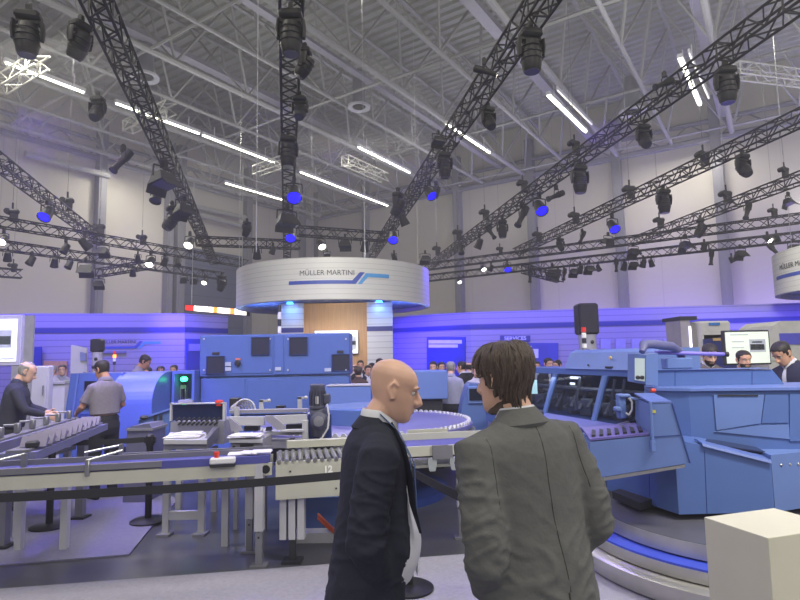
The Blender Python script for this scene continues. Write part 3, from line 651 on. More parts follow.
def speaker(px0, px1, y0, y1, yb, Y, label, zb=0.0):
    a = W(px0, y0, Y); b = W(px1, y1, Y); q = W(px0, yb, Y); cx = (a.x + b.x) / 2; w = b.x - a.x
    t = empty('column_speaker', (cx, Y, zb), 0, label, 'loudspeaker'); mb = MB(); mb.rbox((cx, Y, (a.z + b.z) / 2), (w, w * .9, a.z - b.z), .03); h = mb.build('speaker_box', BLACK, t)
    mb = MB(); mb.rbox((cx, Y - w * .46, (a.z + b.z) / 2), (w * .86, .02, (a.z - b.z) * .92), .008); mb.build('grille', M('speaker_grille', (34, 34, 40), .7, bump=.5, bscale=200), h)
    mb = MB(); mb.lathe([(w * .42, zb), (w * .42, b.z - .03), (w * .48, b.z)], (cx, Y, 0), 20); mb.build('post', LGREY, t)
    for k in range(3): mb = MB(); mb.ball((cx + w * .1 * (-1) ** k, Y - w * .43, b.z - .12 - .14 * k), .03, 8, 6); mb.build('port', DARK, t)
    return t
speaker(92.5, 103, 339, 352, 375, 9.9, 'small black speaker on a white post behind the grey-shirted worker')
speaker(575.5, 597, 304, 334.5, 350, 9.0, 'tall black speaker on a white post behind the glazed blue machine')
# column with a lit strip, right of the machine arm
Y = 9.0; t = empty('light_column', (gx(690, Y), Y, 0), 0, 'grey square column with a bright vertical light strip behind the bearded man', 'column display')
za = W(690, 320, Y).z; mb = MB(); mb.bbox((gx(682.5, Y), Y, 0), (gx(692, Y), Y + .5, za)); mb.prism([(gx(692, Y), Y, 0), (gx(698.5, Y + .35), Y + .35, 0), (gx(698.5, Y + .35), Y + .6, 0), (gx(692, Y), Y + .5, 0)], (0, 0, za - .03)); mb.build('column_body', M('column_display_grey', (150, 146, 150), .5), t)
mb = MB(); mb.bbox((gx(682, Y), Y - .02, za), (gx(699, Y), Y + .6, za + .06)); mb.build('cap', DARK, t)
mb = MB(); mb.bbox((gx(690.6, Y), Y - .015, .5), (gx(692.6, Y), Y + .01, za - .1)); mb.build('light_strip', M('lit_white_strip', (235, 235, 255), .4, emit=2.0), t)
# pale equipment behind the trimmer
Y = 10.5; IV = M('ivory_machine_paint', (196, 196, 186), .5)
t = empty('ivory_machine', (gx(717, Y), Y, 0), 0, 'ivory machine housing with dark blue front behind the bearded man', 'machine')
b0 = W(700, 340, Y); b1 = W(731, 320.5, Y); mb = MB(); mb.rbox(((b0.x + b1.x) / 2, Y + .5, (b1.z + 1.0) / 2), (b1.x - b0.x, 1.0, b1.z - 1.0), .04); mb.build('upper_housing', IV, t)
mb = MB(); mb.rbox((gx(725, Y), Y + .45, 1.1), (.85, .9, 1.9), .06); mb.bbox((gx(702, Y), Y + .05, 0), (gx(748, Y), Y + .9, .3)); mb.build('rear_housing', IV, t)
mb = MB(); c0_, c1_ = W(702, 372, Y), W(733, 336, Y); mb.prism([(c0_.x, Y - .05, .1), (c1_.x, Y - .05, .1), (c1_.x, Y - .05, c1_.z), (c0_.x + .06, Y - .05, c1_.z - .05)], (0, .1, 0)); mb.build('blue_front', M('navy_front', (36, 44, 110), .4), t)
mb = MB(); p = W(715, 339.5, Y); mb.box((p.x, Y - .06, p.z), (.14, .02, .05)); mb.build('badge', M('gold_badge', (200, 170, 110), .4), t)
mb = MB(); p = W(714, 324, Y); mb.box((p.x, Y - .012, p.z), (.2, .02, .05)); mb.build('name_plate', stripel, t)
screen(727, 331.5, 767.5, 363.5, 8.3, 'pale green-white screen showing a vehicle picture behind the man with the short beard', face=glowg, stand=True, border=.025,
       feats=((750, 339, 765, 352, plg), (750.5, 344, 764, 350, pdk), (752, 341, 762, 343, pg), (730, 334, 748, 335.2, plg), (732, 341, 744, 342, plg), (732, 347, 744, 348, plg)))
Y = 10.0; t = empty('ivory_arched_machine', (gx(790, Y), Y, 0), 0, 'ivory machine with a rounded top behind the man in the navy suit', 'machine')
a = W(770, 326, Y); mb = MB(); xs = [gx(768, Y), gx(771, Y), gx(776, Y), gx(784, Y), gx(840, Y), gx(840, Y)]; zs = [1.5, 1.95, 2.12, 2.2, 2.2, 1.5]
mb.prism([(x, Y, z) for x, z in zip(xs, zs)], (0, 1.0, 0)); mb.bbox((gx(769, Y), Y + .02, 0), (gx(781, Y), Y + 1, 1.52)); mb.build('arched_housing', IV, t)
mb = MB(); mb.bbox((gx(781, Y), Y - .02, 1.78), (gx(812, Y), Y + .05, 1.98)); mb.build('blue_window', M('violet_window', (90, 90, 200), .3), t)
mb = MB(); mb.bbox((gx(781, Y), Y + .1, 0), (gx(840, Y), Y + .95, 1.52)); mb.build('lower_body', M('grey_violet_body', (130, 130, 160), .5), t)
mb = MB(); p = W(797, 351, Y); mb.box((p.x, Y + .09, p.z), (.26, .03, .16)); mb.build('control_screen', glowg, t)

# white display board and counter behind the blue machine on the gate side
Y = 10.0; t = empty('display_board', (gx(78, Y), Y, 0), 0, 'white display board standing behind the blue machine, beside the small speaker', 'board')
a = W(71, 373, Y); b = W(86.5, 346, Y); mb = MB(); mb.prism([W(70.5, 374, Y), W(87, 374, Y + .1), W(86.5, 348, Y + .1), W(71, 345, Y)], (0, .05, 0)); mb.build('board_panel', LGREY, t)
mb = MB(); mb.prism([W(80, 361, Y - .01), W(86, 361, Y + .06), W(86, 353, Y + .06), W(80, 352, Y - .01)], (0, .02, 0)); mb.build('picture_block', M('board_picture_blue', (120, 130, 180), .5), t)
for px in (73, 85): mb = MB(); mb.tube((gx(px, Y + .08), Y + .08, 0), (gx(px, Y + .08), Y + .08, W(px, 372, Y).z), .02, 8); mb.build('leg', GREYM, t)
tower_light(114.7, 351, 365, 9.75, 'signal light with an orange lit segment behind the grey-shirted worker', ['dark', 'white', 'orange*', 'red'], 0.0)
Y = 9.9; t = empty('reception_counter', (gx(56, Y), Y, 0), 0, 'small white counter between the white cabinet and the blue machine', 'counter')
zc_ = W(56, 384, Y).z; mb = MB(); mb.bbox((gx(48, Y), Y, 0), (gx(66, Y), Y + .5, zc_)); mb.build('body', WHITE, t)
mb = MB(); mb.bbox((gx(47, Y), Y - .04, zc_), (gx(67, Y), Y + .54, zc_ + .04)); mb.build('worktop', LGREY, t)
# ================================================================== FLOOR COVERINGS, BARRIERS, PEDESTAL
carp = M('pale_lavender_carpet', (150, 148, 166), .95, var=.08, scale=40, bump=.4, bscale=300)
def slab_floor(name, pts, h, mat, label, cat):
    mb = MB(); mb.prism([V((p.x, p.y, .002)) for p in pts], (0, 0, h)); return tag(mb.build(name, mat), label, cat)
A0 = G(-120, 599.5); A1 = G(470, 555.2); dd = (A1 - A0).normalized(); A2 = A0 + dd * 12; A0 = A0 - dd * 2
slab_floor('aisle_carpet', [V((A0.x, -2.5, 0)), A0, A2, V((A2.x, -2.5, 0))], .012, carp, 'pale lavender aisle carpet under the two men in suits', 'carpet')
slab_floor('carpet_mat', [G(-90, 574), G(129, 556), G(153, 526.5), G(182, 497), G(-60, 492)], .014, M('grey_violet_carpet', (118, 116, 142), .95, var=.08, scale=30, bump=.4, bscale=300), 'grey carpet mat with a dark edge beneath the belt posts', 'carpet')
# belt posts
def belt_post(x, y, label):
    t = empty('belt_post', (x, y, 0), 0, label, 'belt barrier post', 'black belt posts')
    mb = MB(); mb.lathe([(.18, .016), (.18, .03), (.15, .045), (.04, .055)], (x, y, 0), 32); mb.build('base', BLACK, t)
    mb = MB(); mb.lathe([(.034, .05), (.034, .86)], (x, y, 0), 20); mb.build('pole', BLACK, t)
    mb = MB(); mb.lathe([(.042, .80), (.044, .81), (.044, .90), (.03, .915)], (x, y, 0), 20)
    for a in range(4): mb.box((x + .045 * math.cos(a * PI / 2), y + .045 * math.sin(a * PI / 2), .855), (.025, .03, .06), a * PI / 2)
    mb.build('belt_cassette', BLACK, t); return V((x, y, .862))
def belt(p, q, label, sag=.03, w=.056):
    n = 14; pts = []
    for i in range(n + 1):
        t = i / n; c = p.lerp(q, t); pts.append(c - V((0, 0, sag * 4 * t * (1 - t))))
    d = (q - p).normalized(); sd = V((-d.y, d.x, 0)).normalized() * .0015; mb = MB()
    for a, b in zip(pts, pts[1:]):
        u = V((0, 0, w / 2)); mb.add([a - u - sd, b - u - sd, b + u - sd, a + u - sd, a - u + sd, b - u + sd, b + u + sd, a + u + sd], [(0, 1, 2, 3), (7, 6, 5, 4), (3, 2, 6, 7), (4, 5, 1, 0)], False)
    e = (p - q).normalized() * .0; return tag(mb.build('barrier_belt', RUBBER), label, 'barrier belt', 'black barrier belts')
g1 = G(148, 523); g2 = G(49, 528.5); g3 = G(409, 591)
P1_ = belt_post(g1.x, g1.y, 'black belt post standing at the corner of the grey carpet mat')
P2_ = belt_post(g2.x, g2.y, 'black belt post standing on the grey carpet mat nearer the bright screen')
P3_ = belt_post(g3.x, g3.y, 'black belt post half hidden behind the bald man in the dark suit')
P4_ = belt_post(gx(-95, 3.55), 3.55, 'black belt post just outside the frame by the long cream conveyor'); P5_ = belt_post(gx(532, 2.78), 2.78, 'black belt post hidden behind the grey suited man')
def off(p, q, r=.06): return p + (q - p).normalized() * r
belt(off(P1_, P2_), off(P2_, P1_), 'short black belt strung between the two posts on the carpet mat', .01)
belt(off(P4_, P3_), off(P3_, P4_), 'long black belt running past the cream conveyors to the bald man', .03)
belt(off(P3_, P5_), off(P5_, P3_), 'black belt dipping between the bald man and the grey suited man', .02)
# white pedestal
pedm = M('pedestal_white_laminate', (206, 204, 184), .5, var=.02)
pa = G(768, 538, .95); pb = G(704, 517, .95); u = (pb - pa); v = V((u.y, -u.x, 0)).normalized() * .42
pa2 = pa + v; pb2 = pb + v
mb = MB(); mb.prism([V((p.x, p.y, .016)) for p in (pa, pa2, pb2, pb)], (0, 0, .934)); tag(mb.build('pedestal', pedm, bevel=.003), 'plain white square pedestal in the near corner', 'pedestal')
# ================================================================== CONVEYORS IN FRONT
def frame_leg(t, x, y, zt, w=.07, foot=True, bolt=True, mat=None):
    mb = MB(); mb.box((x, y, (zt + .28) / 2 + .05), (w, w, zt - .2))
    for s in (-1, 1): mb.box((x + s * w * .35, y - w * .5, (zt + .28) / 2 + .05), (w * .2, .008, zt - .22))
    l = mb.build('leg', mat or LGREY, t)
    mb = MB(); mb.box((x, y, .19), (w * .75, w * .7, .36)); mb.box((x, y, .012), (w * 1.9, w * 1.5, .02)); mb.build('foot', ALU, l)
    mb = MB()
    for z in (.24, .29, .34): mb.lathe([(.009, 0), (.009, .006)], (x, y - w * .36, z), 8, R=rx(PI / 2))
    mb.build('bolt', DARK, l)
c0 = G(-70, 486, .80); c1 = G(272, 467, .80); ax = (c1 - c0); ax.z = 0; L = ax.length; ax.normalize(); nr = V((-ax.y, ax.x, 0)); UP = V((0, 0, 1))
def bar(mb, s0, s1, y0, y1, z0, z1, o=None, a=None, n=None):
    o = o or V((c0.x, c0.y, 0)); a = a or ax; n = n or nr
    P = lambda s, y, z: o + a * s + n * y + UP * z
    return mb.prism([P(s0, y0, z0), P(s1, y0, z0), P(s1, y1, z0), P(s0, y1, z0)], (0, 0, z1 - z0))
cv = empty('belt_conveyor', V((c0.x, c0.y, 0)), 0, 'long cream belt conveyor running across the front to a black-ringed roller end', 'conveyor')
mb = MB(); bar(mb, 0, L, 0, .025, .735, .835); mb.build('side_panel', CREAM, cv)
mb = MB(); bar(mb, 0, L, .42, .445, .735, .835); mb.build('side_panel', CREAM, cv)
mb = MB(); bar(mb, .02, L - .02, .03, .415, .83, .885); bar(mb, 1.6, L - .03, -.004, .03, .835, .895); mb.build('belt', BELTB, cv)
mb = MB(); bar(mb, 0, L - .2, .20, .225, .885, .925); bar(mb, 0, 1.62, -.01, .02, .85, .895); bar(mb, 1.2, L, .40, .43, .885, .91); mb.build('guide_rail', ALU, cv)
mb = MB(); e1 = V((c0.x, c0.y, 0)) + ax * (L - .05) - nr * .012 + UP * .785; mb.lathe([(.012, 0), (.034, 0), (.034, .02), (.012, .02)], e1, 18, R=Matrix((ax, UP, nr)).transposed()); mb.build('roller_end', BLACK, cv)
for s in (L - .1,):
    p = V((c0.x, c0.y, 0)) + ax * s + nr * .03; frame_leg(cv, p.x, p.y, .74)
p = V((c0.x, c0.y, 0)) + ax * .12 + nr * .35; frame_leg(cv, p.x, p.y, .74, .06)
p = V((c0.x, c0.y, 0)) + ax * (L - .2) + nr * .42; frame_leg(cv, p.x, p.y, .74)
for px in (88,):
    q = VP(px, 470, c0, c1); mb = MB(); mb.rbox((q.x, q.y - .01, .875), (.035, .03, .13), .006); mb.tube((q.x, q.y - .01, .93), (q.x + .22, q.y + .1, .985), .01, 6); mb.build('clamp_post', STEEL, cv)
q = VP(112, 462, c0, c1) + nr * .25; mb = MB(); mb.box((q.x, q.y, .945), (.03, .03, .13)); mb.tube((q.x, q.y, 1.0), (q.x - .25, q.y - .1, .96), .01, 6); mb.build('clamp_post', STEEL, cv)
q = VP(18, 466, c0, c1) + nr * .1; mb = MB(); mb.box((q.x, q.y, .93), (.035, .03, .12)); mb.tube((q.x, q.y, .985), (q.x - .22, q.y - .1, .94), .01, 6); mb.build('clamp_post', STEEL, cv)
# stop box on it
q = VP(224, 461, c0, c1); t = empty('stop_box', V((q.x, q.y - .03, .85)), math.atan2(ax.y, ax.x), 'white stop box with a red button on the conveyor rail', 'switch box')
mb = MB(); mb.rbox((0, 0, .03), (.2, .08, .05), .01); mb.build('box', WHITE, t, world=False)
mb = MB(); mb.rbox((0, .002, -.005), (.2, .07, .03), .005); mb.build('base', DARK, t, world=False)
mb = MB(); mb.lathe([(.018, .05), (.018, .075), (.024, .08), (.022, .1)], (-.05, 0, 0), 14); mb.build('button', RED, t, world=False)
# numbered roller conveyor
r0 = V((c0.x, c0.y, 0)) + ax * (L + .03) - nr * .02; RL = .98
rc = empty('roller_conveyor', r0, 0, 'grey roller conveyor with the white number twelve on its side', 'conveyor')
mb = MB(); bar(mb, 0, RL, 0, .03, .535, .84, r0); mb.build('side_panel', CREAM, rc)
mb = MB(); bar(mb, 0, RL, .5, .53, .535, .84, r0); mb.build('side_panel', CREAM, rc)
mb = MB(); bar(mb, .09, RL, .52, .62, .87, .93, r0); mb.build('back_guide', CREAM, rc)
mb = MB(); bar(mb, 0, RL, .03, .5, .55, .8, r0); mb.build('drive_tray', GREYM, rc)
for i in range(16):
    p = r0 + ax * (.03 + i * .059) + UP * .838; mb = MB(); mb.tube(p + nr * .0, p + nr * .52, .021, 10); mb.build('roller', STEEL, rc)
for s in (.1, .31):
    pass
for s in (.14, .85):
    p = r0 + ax * s + nr * .1; mb = MB()
    for d in (-.075, 0, .075): mb.box((p.x + d, p.y, .37), (.055, .08, .36))
    lg = mb.build('leg', LGREY, rc); mb = MB(); mb.box((p.x, p.y, .11), (.05, .05, .2)); mb.box((p.x, p.y, .012), (.16, .14, .02)); mb.build('foot', DARK, lg)
for i, s in enumerate((.12, .5)): p = r0 + ax * s - nr * .003 + UP * (.76 if i == 0 else .6); mb = MB(); mb.lathe([(.008, 0), (.008, .006)], p, 8, R=rx(PI / 2)); mb.build('bolt', DARK, rc)
q = VP(328, 469.5, r0, r0 + ax); put_text('12', .075, V((q.x, q.y, q.z)) - nr * .004, ax, UP, M('white_number', (240, 240, 235), .5), rc, name='number', bold=.004)
# conveyor end beyond the bald man
s0 = VP(404, 462, r0, r0 + ax); t0 = V((s0.x, s0.y, 0)); t0 = t0 + nr * .02
oc = empty('outfeed_conveyor', t0, 0, 'cream outfeed conveyor with two hanging grey clips between the two men', 'conveyor')
mb = MB(); bar(mb, 0, 1.3, 0, .03, .82, .905, t0); mb.build('side_panel', CREAM, oc)
mb = MB(); bar(mb, -.12, 1.3, .03, .42, .86, .9, t0); mb.build('belt', BELTB, oc)
mb = MB(); bar(mb, -.1, 1.3, .42, .45, .9, .96, t0); bar(mb, .15, .55, .5, .53, .95, .985, t0); mb.build('back_rail', CREAM, oc)
mb = MB(); bar(mb, .13, 1.3, .1, .45, .70, .725, t0); mb.build('under_shelf', CREAM, oc)
mb = MB(); bar(mb, .26, .40, -.03, .0, .795, .91, t0); bar(mb, .40, .44, -.025, .0, .80, .905, t0); mb.build('joint_plate', ALU, oc)
for s in (.25, .45):
    mb = MB(); P = lambda a, z: t0 + ax * (s + a) - nr * .02 + UP * z
    mb.prism([P(-.035, .80), P(.045, .80), P(.045, .74), P(.03, .69), P(-.02, .69), P(-.035, .74)], nr * .02); mb.build('clip', M('grey_clip', (150, 156, 160), .45), oc)
for s in (.6, 1.2):
    p = t0 + ax * s + nr * .3; frame_leg(oc, p.x, p.y, .72)
# ================================================================== MACHINES
def part(t, name, mat, fn, **k):
    mb = MB(); fn(mb); return mb.build(name, mat, t, **k)
def wbox(mb, px0, py0, px1, py1, Y, dep, r=0):
    a = W(px0, py1, Y); b = W(px1, py0, Y)
    if r: return mb.rbox(((a.x + b.x) / 2, Y + dep / 2, (a.z + b.z) / 2), (b.x - a.x, dep, b.z - a.z), r)
    return mb.bbox((a.x, Y, a.z), (b.x, Y + dep, b.z))
# ---- big blue cabinet machine in the middle
Y = 9.2; t = empty('binding_machine', (gx(275, Y), Y, 0), 0, 'big blue cabinet machine with four dark square vents below the round sign', 'machine')
zt = 2.09; xa, xb = gx(199.5, Y), gx(350, Y); zs = W(280, 376, Y).z
mb = MB(); mb.rbox(((xa + xb) / 2, Y + .25, (zt + zs) / 2 + .005), (xb - xa, .5, zt - zs), .015); mb.build('upper_housing', BLUE, t)
mb = MB(); mb.rbox(((xa + xb) / 2 - .01, Y + .28, zs / 2), (xb - xa - .04, .5, zs - .01), .015); mb.build('lower_housing', BLUE, t)
for x0, x1 in ((201, 273), (285, 349)):
    mb = MB(); wbox(mb, x0, 335, x1, 374.5, Y - .012, .02, .006); dr = mb.build('upper_door', BLUE, t)
    for px in (x0 + 3, x1 - 3):
        for py in (339, 370): p = W(px, py, Y - .02); q = MB(); q.lathe([(.016, 0), (.014, .012)], p, 10, R=rx(PI / 2)); q.build('latch', LGREY, dr)
mb = MB(); wbox(mb, 274.5, 335, 283.5, 374.5, Y - .012, .02, .006); mb.build('centre_post', BLUE, t)
for x0, x1 in ((201, 245), (247, 349)): mb = MB(); wbox(mb, x0, 378, x1, 452, Y + .018, .02, .006); mb.build('lower_door', BLUE, t)
VENT = M('dark_vent_mesh', (20, 25, 45), .6, bump=.6, bscale=160)
for (x0, y0, x1, y1) in ((206, 356, 224.5, 374), (251, 337, 269.5, 355), (289, 337, 307.5, 355), (331.5, 354, 350, 371)):
    mb = MB(); wbox(mb, x0, y0, x1, y1, Y - .03, .02); v = mb.build('vent', VENT, t)
    mb = MB(); k = .6
    for a in ((x0, y0, x1, y0 + k), (x0, y1 - k, x1, y1), (x0, y0, x0 + k, y1), (x1 - k, y0, x1, y1)): wbox(mb, *a, Y - .045, .03)
    mb.build('vent_frame', DBLUE, v)
for (x0, y0, x1, y1, m) in ((225, 362, 231, 366, 'w'), (225, 367, 231, 371, 'w'), (275, 367, 281, 370.5, 'w'), (324.5, 368, 331, 371.5, 'w'), (212, 352, 219, 354.5, 'd'), (337, 350.5, 343.5, 353, 'd')):
    mb = MB(); wbox(mb, x0, y0, x1, y1, Y - .03, .02); mb.build('plate', {'w': M('plate_silver', (170, 178, 195), .4), 'd': DARK}[m], t)
p = W(237.8, 363, Y - .03); mb = MB(); mb.lathe([(.05, 0), (.05, .02), (.03, .03)], p, 18, R=rx(PI / 2)); mb.box(p + V((0, -.04, 0)), (.02, .03, .08)); sw = mb.build('main_switch', DARK, t)
mb = MB(); wbox(mb, 235.5, 358.2, 240.5, 359.8, Y - .03, .02); mb.build('switch_label', M('label_orange', (220, 120, 90), .5), t)
tower_light(279.6, 305, 333.5, 9.45, 'slim signal light standing on top of the big blue cabinet machine', ['white', 'dark', 'white', 'dark'], 2.09)
# blue deck units right of it
Y = 9.0; t = empty('blue_cross_unit', (gx(345, Y), Y + .3, 0), 0, 'low bright blue unit with a toothed rail right of the big blue cabinet machine', 'machine')
part(t, 'panel', BLUE_LIT, lambda mb: wbox(mb, 322, 386, 371, 412, Y - .3, .4, .01)); part(t, 'top_rail', LGREY, lambda mb: wbox(mb, 326, 384.5, 371, 386.3, Y - .31, .45))
part(t, 'foot_frame', DBLUE, lambda mb: mb.bbox((gx(326, Y), Y - .25, 0), (gx(368, Y), Y + .05, .85)))
t = empty('blue_box_unit', (gx(425, Y), Y + .2, 0), 0, 'plain bright blue box unit between the two suited men', 'machine')
part(t, 'box_panel', BLUE_LIT, lambda mb: wbox(mb, 396, 370.5, 447.5, 400, Y - .4, .7, .012)); part(t, 'underframe', DARK, lambda mb: mb.bbox((gx(402, Y), Y - .3, 0), (gx(440, Y), Y + .2, W(420, 400, Y - .4).z)))
# ---- turntable
cx, cy = gx(363, 7.3), 7.3; t = empty('turntable', (cx, cy, 0), 0, 'round violet-blue turntable disc with a toothed rim behind the bald man', 'turntable')
c = V((cx, cy, 0)); 
part(t, 'disc', M('turntable_disc', (104, 102, 158), .35, var=.05), lambda mb: mb.lathe([(.5, .80), (1.36, .80), (1.38, .82), (1.38, .86), (1.34, .875), (.5, .875)], c, 72))
part(t, 'drum', BLUE, lambda mb: mb.lathe([(.52, .87), (.52, 1.06), (.49, 1.08)], c, 48))
def teeth(mb):
    n = 384; vs = []
    for i in range(n):
        a = 2 * PI * i / n; z = .905 if (i // 2) % 2 else .872
        for r, q in ((1.325, .86), (1.325, z), (1.362, z), (1.362, .86)): vs.append(c + V((r * math.cos(a), r * math.sin(a), q)))
    mb.add(vs, [(i * 4 + k, i * 4 + (k + 1) % 4, ((i + 1) % n) * 4 + (k + 1) % 4, ((i + 1) % n) * 4 + k) for i in range(n) for k in range(4)])
part(t, 'tooth_ring', LGREY, teeth)
part(t, 'lower_ring', DARK, lambda mb: mb.lathe([(1.0, .55), (1.32, .55), (1.34, .6), (1.34, .70), (1.0, .72)], c, 64))
part(t, 'steel_ring', STEEL, lambda mb: mb.lathe([(1.1, .74), (1.42, .74), (1.42, .78), (1.1, .78)], c, 72))
part(t, 'pedestal', DBLUE, lambda mb: mb.lathe([(1.05, 0), (1.05, .08), (.7, .12), (.7, .8)], c, 48))
# blue desk console right of the turntable
A_ = W(459, 430, 6.9); t = empty('slanted_console', (gx(474, 8.1), 8.1, 0), 0, 'small slanted blue console with a dark screen beside the grey suited man', 'console')
def cons(mb):
    Y = 8.1; poly = [W(457, 440, Y), W(463.5, 400, Y), W(468, 386, Y), W(470.5, 383, Y), W(488, 385, Y), W(488, 440, Y)]
    poly = [V((poly[0].x, Y, 0))] + poly + [V((poly[-1].x, Y, 0))]; mb.prism(poly, (0, .45, 0))
part(t, 'housing', BLUE, cons)
part(t, 'screen_frame', BLUE_LIT, lambda mb: wbox(mb, 468, 386, 486, 404, 8.07, .04, .01)); part(t, 'dark_screen', TINT, lambda mb: wbox(mb, 469.5, 388.5, 484.5, 400.5, 8.055, .03))
# ---- left blue machine
Y = 8.7; t = empty('folding_machine', (gx(115, Y), Y, 0), 0, 'blue machine with a slanted side and curved violet hood in front of the grey-shirted worker', 'machine')
zt = W(100, 373, Y).z
def lf(mb): poly = [W(59, 452, Y), W(71, 373.5, Y), W(122, 373, Y), W(128, 452, Y)]; poly = [V((poly[0].x, Y, 0))] + poly + [V((poly[-1].x, Y, 0))]; mb.prism(poly, (0, .6, 0))
part(t, 'slanted_housing', BLUE, lf)
part(t, 'edge_strip', BLUE_LIT, lambda mb: mb.prism([W(66, 452, Y - .02), W(77, 374, Y - .02), W(79, 374, Y - .02), W(68, 452, Y - .02)], (0, .03, 0)))
w_ = part(t, 'window', TINT, lambda mb: wbox(mb, 83.5, 381, 97, 408, Y - .03, .05)); part(t, 'recess', DBLUE, lambda mb: wbox(mb, 78, 413, 122, 425, Y - .03, .05))
def hood(mb):
    x0, x1 = gx(121, Y), gx(163, Y); n = 12; pr = []
    for i in range(n + 1):
        a = PI / 2 * i / n; pr.append((Y - .35 + .55 * (1 - math.sin(a)) * 1.0 - .0, zt - .35 + .35 * math.sin(a)) if False else (Y + .25 - .6 * math.cos(a), zt - .45 + .45 * math.sin(a)))
    poly = [V((x0, Y - .35, .45))] + [V((x0, y, z)) for y, z in pr] + [V((x0, Y + .6, zt)), V((x0, Y + .6, .45))]; mb.prism(poly, (x1 - x0, 0, 0))
part(t, 'curved_hood', BLUE, hood)
part(t, 'plinth', DBLUE, lambda mb: mb.bbox((gx(123, Y), Y - .2, 0), (gx(162, Y), Y + .55, .46)))
# side unit with open front, green lamp inside
Y = 9.0; t = empty('open_fronted_unit', (gx(180, Y), Y, 0), 0, 'blue unit with an open dark front and a green lamp inside, beside the curved hood', 'machine')
za, zb = W(175, 402, Y).z, W(175, 374, Y).z; x0, x1 = gx(172.5, Y), gx(194.8, Y)
part(t, 'lower_body', BLUE, lambda mb: mb.bbox((x0, Y, 0), (x1, Y + .45, za))); part(t, 'back_panel', DBLUE, lambda mb: mb.bbox((x0, Y + .4, za), (x1, Y + .45, zb)))
part(t, 'roof_panel', BLUE, lambda mb: mb.bbox((x0, Y, zb), (x1, Y + .45, zb + .05))); part(t, 'side_wall', BLUE, lambda mb: mb.bbox((x0, Y, za), (x0 + .04, Y + .4, zb))); part(t, 'side_wall', BLUE, lambda mb: mb.bbox((x1 - .04, Y, za), (x1, Y + .4, zb)))
part(t, 'inner_plate', M('inner_grey_plate', (150, 155, 150), .5), lambda mb: (wbox(mb, 179, 385, 186, 400, Y + .25, .1), wbox(mb, 178, 400, 192.5, 402.5, Y - .05, .3)))
part(t, 'black_arm', BLACK, lambda mb: (wbox(mb, 180.5, 389, 183, 402, Y + .1, .08), mb.tube(W(181, 391, Y + .3), W(186, 385, Y + .3), .03, 8), mb.tube(W(181, 397, Y + .3), W(183, 380, Y + .3), .025, 8)))
p = W(184, 379, Y + .1); part(t, 'green_lamp', M('lit_green_lamp', (60, 255, 150), .3, emit=9, ecol=(50, 255, 140)), lambda mb: mb.ball(p, (.06, .05, .04), 12, 8))
# low violet enclosure in front of it
Y = 7.7; t = empty('low_blue_enclosure', (gx(150, Y), Y, 0), 0, 'low blue enclosure with two dark slots below the curved hood', 'machine')
def lo_(mb): poly = [W(140, 417, Y), W(169, 408, Y), W(169, 440, Y)]; mb.prism([V((gx(139, Y), Y, 0)), W(139, 418, Y), W(170, 408, Y), V((gx(170, Y), Y, 0))], (0, .6, 0))
part(t, 'housing', BLUE, lo_)
for x in (153.5, 159): part(t, 'slot', DARK, lambda mb: wbox(mb, x, 415, x + 3, 427, Y - .02, .04))
part(t, 'lid', BLUE_LIT, lambda mb: mb.prism([W(137, 419, Y - .03), W(171, 407.5, Y - .03), W(171, 409.5, Y - .03), W(137, 421, Y - .03)], (0, .65, 0)))
# grey front box under the enclosure
Y = 6.9; t = empty('grey_junction_cabinet', (gx(140, Y), Y, 0), 0, 'grey junction cabinet with a sloped lid behind the belt post', 'cabinet')
def gj(mb): mb.prism([V((gx(127, Y), Y, 0)), W(127, 431, Y), W(132, 426, Y), W(149, 424, Y), W(152, 428, Y), V((gx(152, Y), Y, 0))], (0, .4, 0))
part(t, 'housing', M('violet_grey_paint', (96, 96, 124), .5), gj); part(t, 'lid', GREYM, lambda mb: wbox(mb, 126, 428, 153, 431, Y - .02, .44)); part(t, 'knob', DARK, lambda mb: mb.ball(W(144, 417.5, Y), (.05, .05, .03), 10, 6))
mb = MB()
# ---- gathering chain line on the far left (two long inclined rails with gripped sheets)
LEADM = M('violet_grey_rail', (112, 112, 146), .5, var=.06)
def rail_conveyor(a, b, w, h, label, mat, name='feed_rail', legs=(.2, .8), posts=0):
    a = V(a); b = V(b); d = (b - a); L = d.length; d.normalize(); s = V((-d.y, d.x, 0)).normalized(); u = V((0, 0, 1))
    t = empty(name, (a.x, a.y, 0), 0, label, 'conveyor'); mb = MB(); mb.prism([a + s * w, a - s * w, a - s * w - u * h, a + s * w - u * h], b - a); mb.build('beam', mat, t)
    mb = MB(); mb.prism([a + s * w * .6 + u * .02, a - s * w * .6 + u * .02, a - s * w * .6, a + s * w * .6], b - a); mb.build('running_top', ALU, t)
    for q in legs: p = a.lerp(b, q); mb = MB(); mb.bbox((p.x - .04, p.y - .04, .017), (p.x + .04, p.y + .04, p.z - h)); l = mb.build('leg', GREYM, t); mb = MB(); mb.bbox((p.x - .08, p.y - .08, .017), (p.x + .08, p.y + .08, .037)); mb.build('foot', DARK, l)
    for k in range(posts):
        p = a.lerp(b, (k + .5) / posts); mb = MB(); mb.rbox(p + u * .07, (.05, .05, .1), .01); mb.tube(p + u * .1, p + u * .1 + s * .12, .012, 6); mb.build('gripper', ALU, t)
    return t
rail_conveyor(G(-30, 449, 1.0), G(74, 419, 1.0), .09, .14, 'violet-grey rail with grippers running up to the grey-shirted worker, farther one', LEADM, posts=7, legs=(.28,))
rail_conveyor(G(17, 453, .97), G(95, 424, .97), .14, .07, 'violet-grey rail carrying gripped sheets, nearer one by the worker', LEADM, posts=0, legs=(.8,))
